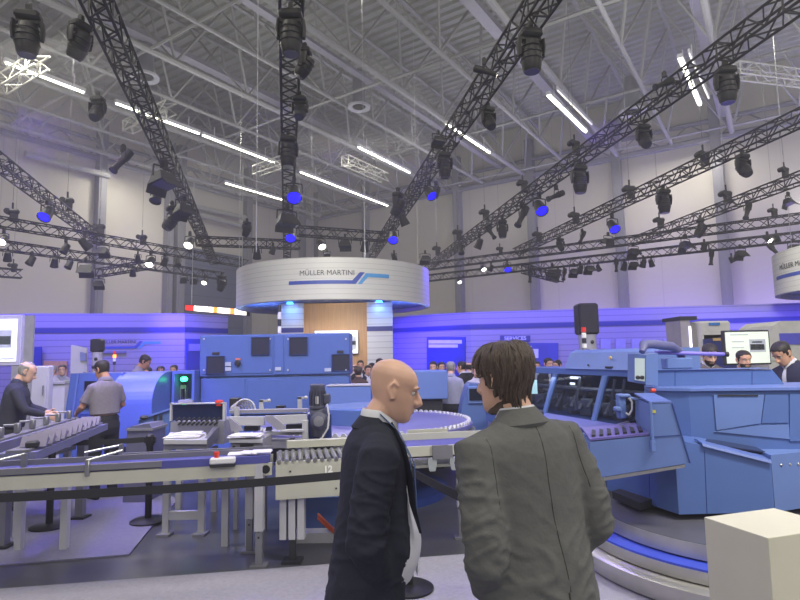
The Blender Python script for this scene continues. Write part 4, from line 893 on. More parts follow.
# gripped sheets (signatures) in a row on the nearer rail
a = G(34, 447.5, .985); b = G(90, 425.5, .985)
for i in range(11):
    p = a.lerp(b, i / 10); sc_ = 1.0; r = rnd.uniform(-.15, .15); t = empty('folded_signature', p, math.atan2((b - a).y, (b - a).x) + r, f'{ORD[i]} folded sheet in the row on the nearer rail, counted from the picture edge', 'folded sheet', 'folded sheets on the nearer rail')
    mb = MB(); R = Matrix.Rotation(.5, 3, 'Y'); mb.box((0, 0, .05), (.014, .2, .1), R=R); mb.box((.05, .0, .04), (.03, .17, .08), R=Matrix.Rotation(.9, 3, 'Y')); mb.build('sheet', M('sheet_violet_grey', (128, 122, 148), .6), t, world=False)
    mb = MB(); mb.rbox((-.03, 0, .03), (.06, .1, .06), .015); mb.build('gripper', DARK, t, world=False)
# long low table under the rails & grey box
Y = 5.6; t = empty('sheet_table', (gx(40, Y), Y, 0), 0, 'low grey steel table below the gripper rails at the picture edge', 'table')
za = W(40, 459, Y).z
part(t, 'tabletop', GREYM, lambda mb: mb.bbox((gx(-60, Y), Y, za - .05), (gx(28, Y), Y + .9, za)))
part(t, 'edge_trim', STEEL, lambda mb: mb.bbox((gx(-60, Y), Y - .02, za - .04), (gx(28, Y), Y, za + .015)))
for x in (-50, 22):
    for yy in (.06, .84): part(t, 'leg', LGREY, lambda mb: mb.bbox((gx(x, Y) - .03, Y + yy - .03, 0), (gx(x, Y) + .03, Y + yy + .03, za - .05)))
t = empty('grey_box', (gx(14, Y), Y + .2, za), 0, 'plain grey box on the low steel table at the picture edge', 'box')
part(t, 'body', M('box_violet_grey', (128, 126, 146), .55), lambda mb: mb.bbox((gx(-30, Y), Y + .1, za), (gx(1.5, Y), Y + .3, za + .13))); part(t, 'lid', LGREY, lambda mb: mb.bbox((gx(-31, Y), Y + .08, za + .13), (gx(2, Y), Y + .31, za + .15)))
t = empty('violet_box', (gx(30, Y), Y + .2, za), 0, 'violet box beside the plain grey box on the low steel table', 'box')
part(t, 'body', BELTB, lambda mb: mb.bbox((gx(5, Y), Y + .12, za), (gx(12, Y), Y + .22, za + .12))); part(t, 'lid', LEADM, lambda mb: mb.bbox((gx(4.7, Y), Y + .11, za + .12), (gx(12.3, Y), Y + .23, za + .14)))
Y = 5.25; t = empty('toothed_rail', (gx(50, Y), Y, 0), 0, 'low toothed steel rail just behind the long cream conveyor', 'conveyor')
za = W(50, 462, Y).z; part(t, 'beam', ALU, lambda mb: mb.bbox((gx(20, Y), Y, za - .14), (gx(74, Y), Y + .06, za - .02)))
def tth(mb):
    for i in range(30): mb.box((gx(22 + i * 2, Y), Y + .03, za), (.012, .05, .04))
part(t, 'tooth_strip', STEEL, tth)
for x in (26, 70): part(t, 'leg', LGREY, lambda mb: mb.bbox((gx(x, Y) - .03, Y, 0), (gx(x, Y) + .03, Y + .06, za - .14)))
# ---- small feeder with glass hopper and paper table
Y = 6.1; t = empty('sheet_feeder', (gx(190, Y), Y, 0), 0, 'grey sheet feeder with a glazed hopper and paper on its table', 'feeder')
part(t, 'hopper_body', M('feeder_grey', (138, 138, 156), .5), lambda mb: wbox(mb, 170, 421, 224, 445, Y + .1, .5))
def hf(mb):
    for (x0, y0, x1, y1) in ((169.5, 402.5, 225, 404.5), (169.5, 403, 171.5, 421), (222.5, 403, 225, 421)): wbox(mb, x0, y0, x1, y1, Y + .1, .06)
part(t, 'hopper_frame', LGREY, hf); part(t, 'glass', M('feeder_glass_blue', (40, 48, 84), .1), lambda mb: wbox(mb, 171.5, 404, 223, 420.5, Y + .14, .012))
def gr(mb):
    for i in range(9): a = W(176 + i * 5, 421, Y + .07); mb.tube(a, a + V((.04, 0, .035)), .012, 6); a = W(178 + i * 4.5, 425, Y + .07); mb.tube(a, a + V((.04, 0, .03)), .012, 6)
part(t, 'gripper_row', DARK, gr)
def tab(mb): a = [W(163.5, 440, Y - .55), W(207, 440, Y - .55), W(206, 432.5, Y), W(170, 432.5, Y)]; mb.prism(a, (0, 0, -.04))
part(t, 'table', LGREY, tab); part(t, 'apron', GREYM, lambda mb: wbox(mb, 164, 440.5, 206.5, 449.5, Y - .5, .04))
part(t, 'side_rail', ALU, lambda mb: mb.prism([W(203, 440, Y - .5), W(207, 440, Y - .5), W(219, 426, Y + .1), W(214, 426, Y + .1)], (0, 0, -.12)))
for px in (168, 203):
    p = W(px, 448, Y - .42); mb = MB(); mb.box((p.x, p.y, p.z / 2), (.06, .06, p.z)); l = mb.build('leg', LGREY, t); mb = MB(); mb.box((p.x, p.y - .02, .012), (.12, .14, .024)); mb.build('foot', GREYM, l)
    p = W(px + 12, 446, Y + .4); mb = MB(); mb.box((p.x, p.y, p.z / 2), (.06, .06, p.z)); mb.build('leg', LGREY, t)
a = W(168, 515, Y - .42); b = W(203, 515, Y - .42); part(t, 'cross_bar', LGREY, lambda mb: mb.box((a + b) / 2, (b.x - a.x, .05, .08)))
t2 = empty('paper_stack', W(185, 436, Y - .3), 0, 'loose pile of printed sheets on the table of the glazed feeder', 'paper')
for k, (r, dz, w, h) in enumerate(((.1, .0, .34, .26), (-.12, .008, .3, .22), (.25, .016, .26, .2), (-.02, .024, .22, .16))):
    p = G(184 + k * 2, 436.5 - k * .4, t2.location.z); mb = MB(); mb.box((p.x, p.y, t2.location.z + .006 + dz), (w, h, .007), r); mb.build('sheet', PAPER, t2)
tag(part(None, 'red_button', RED, lambda mb: mb.lathe([(.03, 0), (.03, .03), (.045, .035), (.04, .06)], W(219, 403, Y + .13) + V((0, 0, -.03)), 14)), 'red mushroom button on the corner of the glazed feeder', 'button')
# ---- second feeder: low frame with trays
Y = 5.6; t = empty('tray_feeder', (gx(268, Y), Y, 0), 0, 'low grey tray feeder with angled side plates in front of the big blue cabinet', 'feeder')
TG = M('tray_feeder_grey', (150, 148, 165), .5, var=.06)
part(t, 'top_rail', TG, lambda mb: wbox(mb, 229, 409, 307, 413.5, Y + .25, .12)); part(t, 'dark_bar', DARK, lambda mb: wbox(mb, 231, 413.5, 306, 416, Y + .3, .05))  # the dark piece is a plain bar below the top rail
part(t, 'side_plate', LGREY, lambda mb: mb.prism([W(228, 417, Y), W(264, 417, Y), W(264, 425.5, Y), W(238, 425.5, Y)], (0, .05, 0)))
part(t, 'side_plate', LGREY, lambda mb: mb.prism([W(272, 416, Y), W(307, 414.5, Y), W(307, 423, Y), W(281, 424, Y)], (0, .05, 0)))
part(t, 'bracket', TG, lambda mb: mb.prism([W(228, 417, Y - .05), W(239, 425, Y - .05), W(242, 431, Y - .05), W(231, 431, Y - .05)], (0, .05, 0)))
part(t, 'bracket', TG, lambda mb: mb.prism([W(265, 416, Y - .05), W(273, 416, Y - .05), W(285, 426, Y - .05), W(284, 430, Y - .05), (W(277, 430, Y - .05)), W(266, 421, Y - .05)], (0, .05, 0)))
part(t, 'slot_block', DARK, lambda mb: (wbox(mb, 244, 426, 258, 431, Y + .1, .1), wbox(mb, 286, 424.5, 302, 429, Y + .1, .1), wbox(mb, 266, 427, 271, 431, Y - .02, .05)))
part(t, 'middle_rail', LGREY, lambda mb: (wbox(mb, 264, 431.5, 304, 435.5, Y, .2), wbox(mb, 280, 430, 303, 432, Y - .1, .1)))
part(t, 'lower_rail', TG, lambda mb: wbox(mb, 263, 441, 306, 448.5, Y, .25))
part(t, 'end_post', LGREY, lambda mb: mb.bbox((gx(303, Y), Y - .05, 0), (gx(308.5, Y), Y, W(305, 420, Y).z)))
part(t, 'end_post', LGREY, lambda mb: (mb.bbox((gx(229, Y), Y + .2, 0), (gx(233, Y), Y + .26, W(231, 409, Y).z))))
part(t, 'tray_box', M('tray_box_grey', (142, 140, 152), .5), lambda mb: wbox(mb, 230.5, 439, 263, 456, Y - .36, .34)); part(t, 'box_slot', DARK, lambda mb: wbox(mb, 240, 444.5, 253, 448, Y - .38, .04)); part(t, 'box_screw', DARK, lambda mb: mb.lathe([(.014, 0), (.014, .01)], W(234, 447, Y - .36), 8, R=rx(PI / 2)))
part(t, 'tray_table', LGREY, lambda mb: mb.prism([W(229, 439.5, Y - .4), W(263, 439.5, Y - .4), W(262, 434, Y - .02), W(231, 434, Y - .02)], (0, 0, -.03)))
for px in (236, 258): part(t, 'leg', LGREY, lambda mb: mb.bbox((gx(px, Y) - .03, Y - .3, 0), (gx(px, Y) + .03, Y - .24, W(px, 455, Y - .3).z)))
for px in (262, 290):
    part(t, 'inner_leg', GREYM, lambda mb: mb.bbox((gx(px, Y) - .025, Y + .1, 0), (gx(px, Y) + .025, Y + .15, W(px, 440, Y).z)))
for px, y0, x1 in ((259, 400, 268), (297.5, 397, 305)):
    part(t, 'clamp_arm', LGREY, lambda mb: (wbox(mb, px, y0, px + 4, 410, Y + .3, .04), wbox(mb, px, y0, x1, y0 + 2, Y + .3, .04), mb.ball(W(x1 + 1, y0 + .6, Y + .3), .02, 8, 6)))
part(t, 'black_block', BLACK, lambda mb: wbox(mb, 276, 406, 284, 408.5, Y + .4, .1))
t2 = empty('paper_stack', W(246, 437, Y - .3), 0, 'two printed sheets lying on the tray feeder', 'paper')
for k, (r, w) in enumerate(((.08, .3), (-.1, .26))): mb = MB(); p = t2.location; mb.box((p.x, p.y, p.z + .012 + k * .01), (w, .22, .008), r); mb.build('sheet', PAPER, t2)
t2 = empty('paper_bundle', W(250, 453, Y - .75), 0, 'crumpled paper bundle at the foot of the tray feeder by the conveyor', 'paper')
for k, (dx, r) in enumerate(((-.1, .2), (.0, -.2), (.1, .1))): mb = MB(); p = W(250, 455, Y - .75); mb.rbox((p.x + dx, p.y, p.z + .012 + .008 * k), (.17, .12, .02), .012, r, ); mb.build('sheet', PAPER, t2)
# tubes and hoses on the cabinet beside the feeder
t = empty('hose_unit', W(235, 409, 6.45), 0, 'tangle of pale hoses on a black valve block behind the tray feeder', 'valve block')
Yh = 6.45; part(t, 'valve_block', DARK, lambda mb: (wbox(mb, 229, 398, 239, 409, Yh, .12, .01)))
for i in range(5):
    pts = [W(231 + i * 2 + (math.cos(q / 8 * PI) * -(6 + i)) + 6, 409 - math.sin(q / 8 * PI) * (4 + i * 1.4), Yh - .05 - .02 * i) for q in range(9)]
    mb = MB(); mb.poly(pts, .012, 6); mb.build('hose', LGREY, t)
# ---- gear motor
Y = 5.65; t = empty('gear_motor', (gx(320, Y), Y, 0), 0, 'upright grey gear motor with a ribbed cowl left of the bald man', 'motor')
mg = M('motor_grey', (74, 76, 96), .45, var=.08); c = V((gx(317.5, Y), Y, 0)); z = lambda py: W(318, py, Y).z
def cowl(mb):
    mb.lathe([(.06, z(384)), (.075, z(385)), (.075, z(390)), (.07, z(391)), (.07, z(405)), (.08, z(406)), (.08, z(408))], c, 24)
    for i in range(16): a = 2 * PI * i / 16; mb.box((c.x + .075 * math.cos(a), c.y + .075 * math.sin(a), (z(391) + z(405)) / 2), (.02, .006, z(391) - z(405)), a)
part(t, 'motor_body', mg, cowl)
part(t, 'terminal_box', mg, lambda mb: wbox(mb, 323, 394, 329.5, 404, Y - .05, .1, .012)); part(t, 'rating_plate', LGREY, lambda mb: wbox(mb, 315.5, 396.5, 318.5, 404, Y - .085, .012))
def gb(mb): mb.loft([W(311, 408, Y), W(319, 412, Y), W(320, 424, Y), W(318, 436, Y)], [(.03, .03), (.095, .09), (.1, .09), (.07, .07)], 14, side=(1, 0, 0)); mb.lathe([(.085, 0), (.085, .1), (.05, .12)], W(320.5, 420, Y), 22, R=rx(PI / 2))
part(t, 'gearbox', mg, gb); part(t, 'hub_cap', GREYM, lambda mb: mb.lathe([(.05, .12), (.05, .135), (.02, .14)], W(320.5, 420, Y), 16, R=rx(PI / 2)))
part(t, 'mounting_plate', DBLUE, lambda mb: wbox(mb, 308, 414, 331, 446, Y + .06, .05)); part(t, 'stand', DARK, lambda mb: mb.bbox((gx(312, Y), Y, 0), (gx(330, Y), Y + .2, W(320, 440, Y).z)))
pts = [W(327, 404, Y - .08), W(329, 415, Y - .12), W(328, 428, Y - .15), W(322, 438, Y - .15), W(313, 444, Y - .1)]; part(t, 'cable', LGREY, lambda mb: mb.poly(pts, .009, 6))
# orange cables under the roller conveyor and a low blue box
t = empty('low_blue_box', (gx(330, 5.4), 5.4, 0), 0, 'low blue box under the numbered roller conveyor with red cables', 'box')
part(t, 'body', BLUE, lambda mb: wbox(mb, 306, 497, 345, 536, 5.5, .12)); part(t, 'skid', LGREY, lambda mb: mb.bbox((gx(290, 5.3), 5.35, 0), (gx(345, 5.3), 5.5, .09)))
for i in range(3): part(t, 'red_cable', M('orange_red_cable', (190, 80, 50), .5), lambda mb: mb.poly([W(318, 514 + i * 2, 5.42), W(326, 522 + i * 2, 5.35), W(338, 534 + i, 5.3)], .012, 6))
# ================================================================== RIGHT: GLAZED MACHINE AND TRIMMER
a0 = G(1400, 0, 0)
NEAR = V((2.42, 5.45, 0)); FAR = V((1.616, 7.9, 0)); ax2 = (FAR - NEAR).normalized(); n2 = V((-ax2.y, ax2.x, 0)); L2 = (FAR - NEAR).length   # n2 points towards the aisle
if n2.x > 0: n2 = -n2
def S(s, o, z): return NEAR + ax2 * s + n2 * o + V((0, 0, z))
gm = empty('stitching_machine', NEAR, 0, 'long blue machine with dark glazed slanted guards behind the grey suited man', 'machine')
def pr(mb, prof, s0, s1): return mb.prism([S(s0, o, z) for o, z in prof], ax2 * (s1 - s0))
part(gm, 'beam', BLUE, lambda mb: pr(mb, [(0, 1.445), (0, 1.515), (-.6, 1.515), (-.6, 1.445)], -.05, L2))
part(gm, 'bed', BLUE, lambda mb: pr(mb, [(.5, .80), (.5, .94), (.22, .97), (-.6, .97), (-.6, .8)], .08, L2))
part(gm, 'lower_body', BLUE, lambda mb: pr(mb, [(.42, .12), (.42, .8), (-.6, .8), (-.6, .12)], 1.1, L2)); part(gm, 'plinth', DARK, lambda mb: pr(mb, [(.34, 0), (.34, .12), (-.5, .12), (-.5, 0)], 1.2, L2))
part(gm, 'back_panel', DBLUE, lambda mb: pr(mb, [(-.55, 1.0), (-.55, 1.45), (-.6, 1.45), (-.6, 1.0)], 0, L2))
part(gm, 'bed_ledge', M('ledge_violet_blue', (100, 105, 170), .35), lambda mb: pr(mb, [(.52, .93), (.52, .955), (.2, .985), (.2, .95)], .08, L2))
gl = bpy.data.materials.new('smoked_guard_glass'); gl.use_nodes = True; nt = gl.node_tree; bs = nt.nodes['Principled BSDF']; bs.inputs['Base Color'].default_value = lin((30, 34, 44)); bs.inputs['Roughness'].default_value = .06
tr = nt.nodes.new('ShaderNodeBsdfTransparent'); tr.inputs[0].default_value = (.78, .82, .9, 1); mx = nt.nodes.new('ShaderNodeMixShader'); mx.inputs[0].default_value = .2
nt.links.new(tr.outputs[0], mx.inputs[1]); nt.links.new(bs.outputs[0], mx.inputs[2]); nt.links.new(mx.outputs[0], nt.nodes['Material Output'].inputs['Surface'])
for s0, s1 in ((.0, .62), (.7, 1.55), (1.63, 2.4)):
    g = part(gm, 'glass_guard', gl, lambda mb: pr(mb, [(.19, .985), (.20, .985), (.03, 1.445), (.02, 1.45)], s0, s1))
for s in (-.05, .62, 1.55, 2.4): part(gm, 'guard_frame', BLUE, lambda mb: pr(mb, [(.2, .98), (.225, .98), (.055, 1.45), (.0, 1.45)], s, s + .06))
for s in (.35, .5, 1.1): part(gm, 'guard_bar', ALU, lambda mb: pr(mb, [(.10, 1.05), (.115, 1.05), (.03, 1.42), (.015, 1.42)], s, s + .03))
def innards(mb):
    for i in range(16):
        s = .1 + L2 * i / 17; mb.rbox(S(s, -.2 + rnd.uniform(-.12, .12), .97 + .1), (rnd.uniform(.08, .2), rnd.uniform(.08, .2), rnd.uniform(.1, .26)), .01, rnd.random())
        mb.tube(S(s, .02, 1.0 + rnd.random() * .1), S(s + .2, -.3, 1.1 + rnd.random() * .25), .02, 6)
part(gm, 'mechanism', M('dull_mechanism_metal', (140, 140, 146), .4, .3, var=.2), innards)
part(gm, 'drive_bar', M('dull_mechanism_metal', (140, 140, 146)), lambda mb: (mb.tube(S(.1, -.1, 1.28), S(L2 - .2, -.1, 1.28), .025, 8), mb.tube(S(.1, -.3, 1.2), S(L2 - .2, -.3, 1.2), .03, 8)))
part(gm, 'inner_lamp', M('lit_inner_lamp', (245, 248, 255), .4, emit=3), lambda mb: (mb.tube(S(1.15, .0, 1.41), S(1.32, .0, 1.41), .015, 6), mb.tube(S(1.4, -.1, 1.33), S(1.47, -.1, 1.33), .015, 6)))
hd = part(gm, 'hood', BLUE_LIT, lambda mb: pr(mb, [(.02, 1.515), (-.06, 1.70), (-.14, 1.735), (-.6, 1.735), (-.6, 1.515)], .0, 1.4))
def hdd(mb):
    for q, z in ((.2, 1.56), (.95, 1.56)): mb.lathe([(.012, 0), (.012, .012)], S(q, .015, z), 8, R=Matrix((ax2, V((0, 0, 1)), n2)).transposed())
    pr(mb, [(.025, 1.53), (.025, 1.55), (0, 1.55), (0, 1.53)], .55, .66)
part(gm, 'hood_latch', DARK, hdd)
p = S(.6, -.02, 1.64); part(gm, 'round_badge', M('gold_badge', (200, 170, 110), .4), lambda mb: mb.lathe([(.018, 0), (.018, .015)], p + n2 * .01, 12, R=Matrix((ax2, V((0, 0, 1)), n2)).transposed()))
part(gm, 'end_screen', M('pale_end_screen', (150, 190, 200), .3, emit=.25), lambda mb: wbox(mb, 524, 380, 537, 394, 7.1, .03))
# dark handle box on the bed
part(gm, 'dark_cover', DARK, lambda mb: mb.rbox(S(1.5, .4, 1.0), (.22, .14, .07), .02, math.atan2(ax2.y, ax2.x)))
# signal light behind hood
t = tower_light(583.5, 327, 349, 6.45, 'signal light with red top on the hood of the glazed blue machine', ['white', 'dark', 'white', 'red'], 1.735)
# ---- trimmer: the near blue machine
ZBOT = .45
P1 = G(607, 490, ZBOT); P2 = G(679, 514.5, ZBOT); P4 = G(775, 512, ZBOT); back = V((.35, 1.35, 0))
tm = empty('trimmer_machine', V((P2.x, P2.y, 0)), 0, 'big near blue machine with sloping panels and a hopper lip behind the white pedestal', 'machine')
up = V((0, 0, 1))
p4r = P4 + V((1.3, .62, 0))
part(tm, 'lower_body', BLUE, lambda mb: mb.prism([P1, P2, P2 + V((.3, .3, 0)), P2 + V((.9, 1.0, 0)), P1 + V((.5, .1, 0))], (0, 0, .52)))
def hop(mb):
    q = [P2, P4, P4 + V((.12, .8, 0)), P2 + V((.05, .8, 0))]; zt = [1.015, .845, .93, 1.0]
    mb.add([V((p.x, p.y, ZBOT)) for p in q] + [V((p.x, p.y, z)) for p, z in zip(q, zt)], [(3, 2, 1, 0), (4, 5, 6, 7), (0, 1, 5, 4), (1, 2, 6, 5), (2, 3, 7, 6), (3, 0, 4, 7)])
part(tm, 'hopper', BLUE, hop)
def hop2(mb): mb.prism([P4 + V((.003, .0, 0)), P4 + V((1.5, .5, 0)), P4 + V((1.4, 1.2, 0)), P4 + V((.12, .8, 0))], (0, 0, .43))
part(tm, 'end_panel', BLUE_LIT, hop2)
def lip(mb):
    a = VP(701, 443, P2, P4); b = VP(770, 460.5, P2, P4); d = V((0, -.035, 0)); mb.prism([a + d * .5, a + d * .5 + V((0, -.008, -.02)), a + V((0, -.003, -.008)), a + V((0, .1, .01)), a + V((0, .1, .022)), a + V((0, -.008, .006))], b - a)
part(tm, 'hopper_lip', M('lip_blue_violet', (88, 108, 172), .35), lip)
pl = [V((p.x, p.y, z)) for p, z in ((P2.lerp(P4, .42) + V((0, .1, 0)), .95), (P4 + V((.04, .12, 0)), .872), (P4 + V((.12, .75, 0)), .935), (P2.lerp(P4, .25) + V((.06, .75, 0)), .985))]
part(tm, 'dark_plate', M('dark_gloss_plate', (34, 38, 66), .12), lambda mb: mb.prism(pl, (0, 0, .012)))
def scr(mb):
    for px, py in ((781, 465), (790, 464.5), (798, 464)): p = VP(px, py, P4, P4 + V((1.5, .5, 0))); mb.ball(p, .012, 8, 6)
part(tm, 'panel_screw', STEEL, scr)
part(tm, 'seam', DBLUE, lambda mb: mb.tube(VP(704.5, 450, P2, P4) - V((0, .001, 0)), VP(707, 514, P2, P4) - V((0, .001, 0)), .003, 4))
part(tm, 'seam', DBLUE, lambda mb: mb.tube(VP(649, 470, P1, P2), VP(650, 503, P1, P2), .003, 4))
part(tm, 'base', DARK, lambda mb: mb.prism([V((p.x, p.y, .405)) for p in (P1 + V((.35, .1, 0)), P2 + V((.1, .45, 0)), P4 + V((.2, .4, 0)), P4 + V((1.3, .9, 0)), P2 + V((.9, .9, 0)))], (0, 0, ZBOT - .405)))
# main housing
HA, HB = V((gx(686, 4.8), 4.8, 0)), V((4.3, 4.58, 0)); hdn = (HB - HA).normalized(); hn = V((-hdn.y, hdn.x, 0))
z1 = VP(690, 391, HA, HB).z; z0 = .93
HL = V((gx(648, 4.95), 4.95, 0))
part(tm, 'main_housing', BLUE, lambda mb: mb.prism([V((p.x, p.y, .6)) for p in (HL, HA, HB, HB + hn * .9, HL + V((.1, .35, 0)))], (0, 0, z1 - .6)))
part(tm, 'housing_shelf', M('shelf_violet_lit_tint', (96, 118, 182), .35), lambda mb: mb.prism([V((p.x, p.y, z1)) for p in (HL + V((-.02, -.02, 0)), HA + V((0, -.03, 0)), HB + V((0, -.03, 0)), HB + hn * .9, HL + V((.1, .35, 0)))], (0, 0, .022)))  # violet light falling on the shelf is put into its colour
def hp(x0, y0, x1, y1, x2, y2, x3, y3, o=.012): return [VP(x, y, HA, HB) - hn * o for x, y in ((x0, y0), (x1, y1), (x2, y2), (x3, y3))]
part(tm, 'service_door', BLUE_LIT, lambda mb: mb.prism(hp(713, 394.5, 763.5, 394.5, 760, 423, 716, 430), hn * .01))
part(tm, 'service_door', BLUE, lambda mb: mb.prism(hp(764.5, 394.5, 787, 394.5, 788, 422.5, 761, 423), hn * .01))
part(tm, 'lower_flap', BLUE_LIT, lambda mb: mb.prism(hp(714, 431.5, 760, 424.8, 788, 424.3, 789, 439), hn * .01))
part(tm, 'slot', DARK, lambda mb: mb.prism(hp(717, 394.6, 757, 394.6, 757, 396, 717, 396, .02), hn * .01))
part(tm, 'corner_post', BLUE, lambda mb: mb.prism(hp(789, 394, 850, 394, 850, 441, 789, 441), hn * .01))
U = 5.15; zu0 = z1 + .02
def upb(mb):
    a, b, c, d = W(657, 392, U), W(785, 391, U), W(772, 369.5, U), W(657, 369.5, U); a.z = b.z = zu0; mb.prism([a, b, c, d], (0, .18, 0))
part(tm, 'upper_housing', BLUE, upb); part(tm, 'upper_lid', BLUE_LIT, lambda mb: wbox(mb, 656, 368.3, 772.5, 370.2, U - .02, .2))
for px in (675, 752): part(tm, 'seam', DBLUE, lambda mb: mb.tube(W(px, 371, U), W(px, 388, U), .004, 4))
part(tm, 'top_box', BLUE_LIT, lambda mb: wbox(mb, 667, 357.5, 693, 369, U + .04, .12, .01))
part(tm, 'rod', M('violet_rod', (120, 110, 200), .35), lambda mb: mb.tube(W(655, 352.5, U + .05), W(725, 354.2, U + .05), .018, 10)); part(tm, 'rod_tip', BLACK, lambda mb: mb.tube(W(724, 354.2, U + .05), W(728, 354.3, U + .05), .024, 10))
def arm(mb): mb.loft([W(642, 352, U - .2), W(644, 344.5, U - .15), W(652, 344, U - .1), W(672, 346.5, U), W(680, 352, U + .1), W(682, 359, U + .15)], [.025, .042, .04, .04, .04, .035], 12, side=(0, 1, 0))
part(tm, 'support_arm', M('arm_grey_violet', (88, 90, 134), .45), arm)
# control panel hanging on the arm
U2 = 4.95; cp = part(tm, 'control_panel', BLUE_LIT, lambda mb: mb.prism([W(634, 353.5, U2), W(646, 355, U2 - .1), W(658, 353, U2 + .02), W(658, 386, U2 + .02), W(646, 384.5, U2 - .1), W(634, 382, U2)], (0, .14, 0)))
part(cp, 'screen', M('lit_panel_screen', (190, 205, 200), .3, emit=.35), lambda mb: mb.prism([W(635.3, 358, U2 - .02), W(644.8, 358.5, U2 - .1), W(644.8, 381.5, U2 - .1), W(635.3, 380, U2 - .02)], (0, .012, 0)))
def kb(mb):
    for px in (637.5, 642): mb.lathe([(.018, 0), (.015, .025)], W(px, 377.5, U2 - .07), 10, R=rx(PI / 2))
part(cp, 'knob', DARK, kb)
part(tm, 'red_button', RED, lambda mb: mb.tube(W(651, 390.5, 4.86), W(655, 390.5, 4.86), .018, 12))
# infeed trough
TA, TB = W(592, 470, 4.32), W(692, 466, 4.12); TA.z = TB.z = 0
def tp(x, y, o=0.0): return VP(x, y, TA, TB) - V((0, o, 0))
part(tm, 'infeed_body', BLUE_LIT, lambda mb: mb.prism([tp(590, 442), tp(650, 436), tp(650, 404), tp(672, 403.5), tp(690, 463), tp(600, 477.5), tp(590, 477)], (.1, .5, 0)))
part(tm, 'infeed_rail', STEEL, lambda mb: mb.prism([tp(600, 478), tp(685, 464.5), tp(685, 467.5), tp(601, 481.5)], (.05, .15, 0)))
part(tm, 'side_seam', DBLUE, lambda mb: mb.tube(tp(650, 437, .003), tp(681, 435, .003), .003, 4)); part(tm, 'corner_edge', DBLUE, lambda mb: mb.tube(tp(672, 403.5, .002), tp(690, 463, .002), .006, 5))
part(tm, 'trough_bed', M('trough_violet', (100, 92, 160), .35), lambda mb: mb.prism([tp(590, 440.8), tp(649, 435.2), tp(649, 435.2) + V((.1, .5, .02)), tp(590, 440.8) + V((.1, .5, .02))], (0, 0, .015)))
part(tm, 'trough_wall', STEEL, lambda mb: mb.prism([W(588, 433, 4.8), W(627, 421.5, 4.75), W(650, 419, 4.72), W(650, 432, 4.72), W(588, 442, 4.8)], (0, .02, 0)))
def fins(mb):
    for i in range(7): a = tp(594 + 8 * i, 440 - .7 * i); mb.prism([a + V((0, .05, .012)), a + V((.03, .05, .012)), a + V((.16, .42, .012)), a + V((.13, .42, .012))], (0, 0, .02))
part(tm, 'trough_fin', DARK, fins)
part(tm, 'guide_finger', STEEL, lambda mb: [mb.tube(W(px, 437, 4.6), W(px, py, 4.6), .014, 8) for px, py in ((622, 425), (629, 426), (634.5, 427))])
part(tm, 'trough_end', TINT, lambda mb: mb.prism([W(630, 421, 4.7), W(649, 419, 4.6), W(649, 435, 4.6), W(632, 436, 4.7)], (0, .02, 0)))
part(tm, 'hinge_post', BLUE_LIT, lambda mb: (mb.tube(tp(649, 402, .02), tp(652, 448, .02), .012, 8), mb.box(tp(651, 445, .03), (.03, .03, .07))))
part(tm, 'sensor_arm', BLUE_LIT, lambda mb: (wbox(mb, 620, 394, 626, 419, 4.66, .08, .01), wbox(mb, 616.5, 407, 622, 412, 4.63, .08, .01), wbox(mb, 620, 394, 631, 398, 4.64, .06, .01), mb.tube(W(630, 398, 4.62), W(648, 402, 4.55), .012, 8)))
part(tm, 'cable', LGREY, lambda mb: mb.poly([W(629, 398, 4.6), W(632, 402, 4.6), W(632, 410, 4.6), W(629, 415, 4.6), W(626, 413, 4.62)], .008, 6))
part(tm, 'yellow_sticker', M('sticker_yellow', (200, 190, 70), .5), lambda mb: mb.prism([tp(652.5, 410, .004), tp(655.5, 410, .004), tp(655.5, 413, .004), tp(652.5, 413, .004)], (0, .003, 0)))
part(tm, 'violet_top', M('lip_blue_violet', (88, 108, 172), .35), lambda mb: mb.prism([tp(650, 403.5), tp(672, 403), tp(668, 399) + V((.1, .45, 0)), tp(646, 399) + V((.1, .45, 0))], (0, 0, .012)))
part(tm, 'infeed_bracket', DARK, lambda mb: mb.prism([G(612, 491, .5), G(640, 503, .5), G(640, 503, .5) + V((.5, .4, 0)), G(612, 491, .5) + V((.5, .4, 0))], (0, 0, -.06)))
# ---- round stepped delivery plate
c = V((gx(728, 4.75), 4.75, 0)); t = empty('round_delivery_table', c, 0, 'low round steel table in three steps under the near blue machine', 'round table')
st2 = M('satin_steel', (196, 195, 190), .33, .75, var=.15, scale=3)
part(t, 'top_plate', M('dull_grey_plate', (92, 92, 104), .4, .2), lambda mb: mb.lathe([(.2, .395), (1.12, .395), (1.12, .402), (.2, .405)], c, 96))
part(t, 'rim', st2, lambda mb: mb.lathe([(1.05, .30), (1.13, .30), (1.13, .40), (1.05, .40)], c, 96))
part(t, 'blue_ring', M('ring_blue', (60, 80, 200), .4), lambda mb: mb.lathe([(.9, .27), (1.26, .27), (1.26, .285), (.9, .29)], c, 96))
part(t, 'middle_step', st2, lambda mb: mb.lathe([(.9, .19), (1.26, .19), (1.27, .27), (.9, .27)], c, 96))
part(t, 'lower_step', st2, lambda mb: mb.lathe([(.9, .03), (1.32, .03), (1.36, .16), (1.33, .18), (.9, .18)], c, 96))
part(t, 'core', DARK, lambda mb: mb.lathe([(.8, .016), (.8, .39)], c, 48))
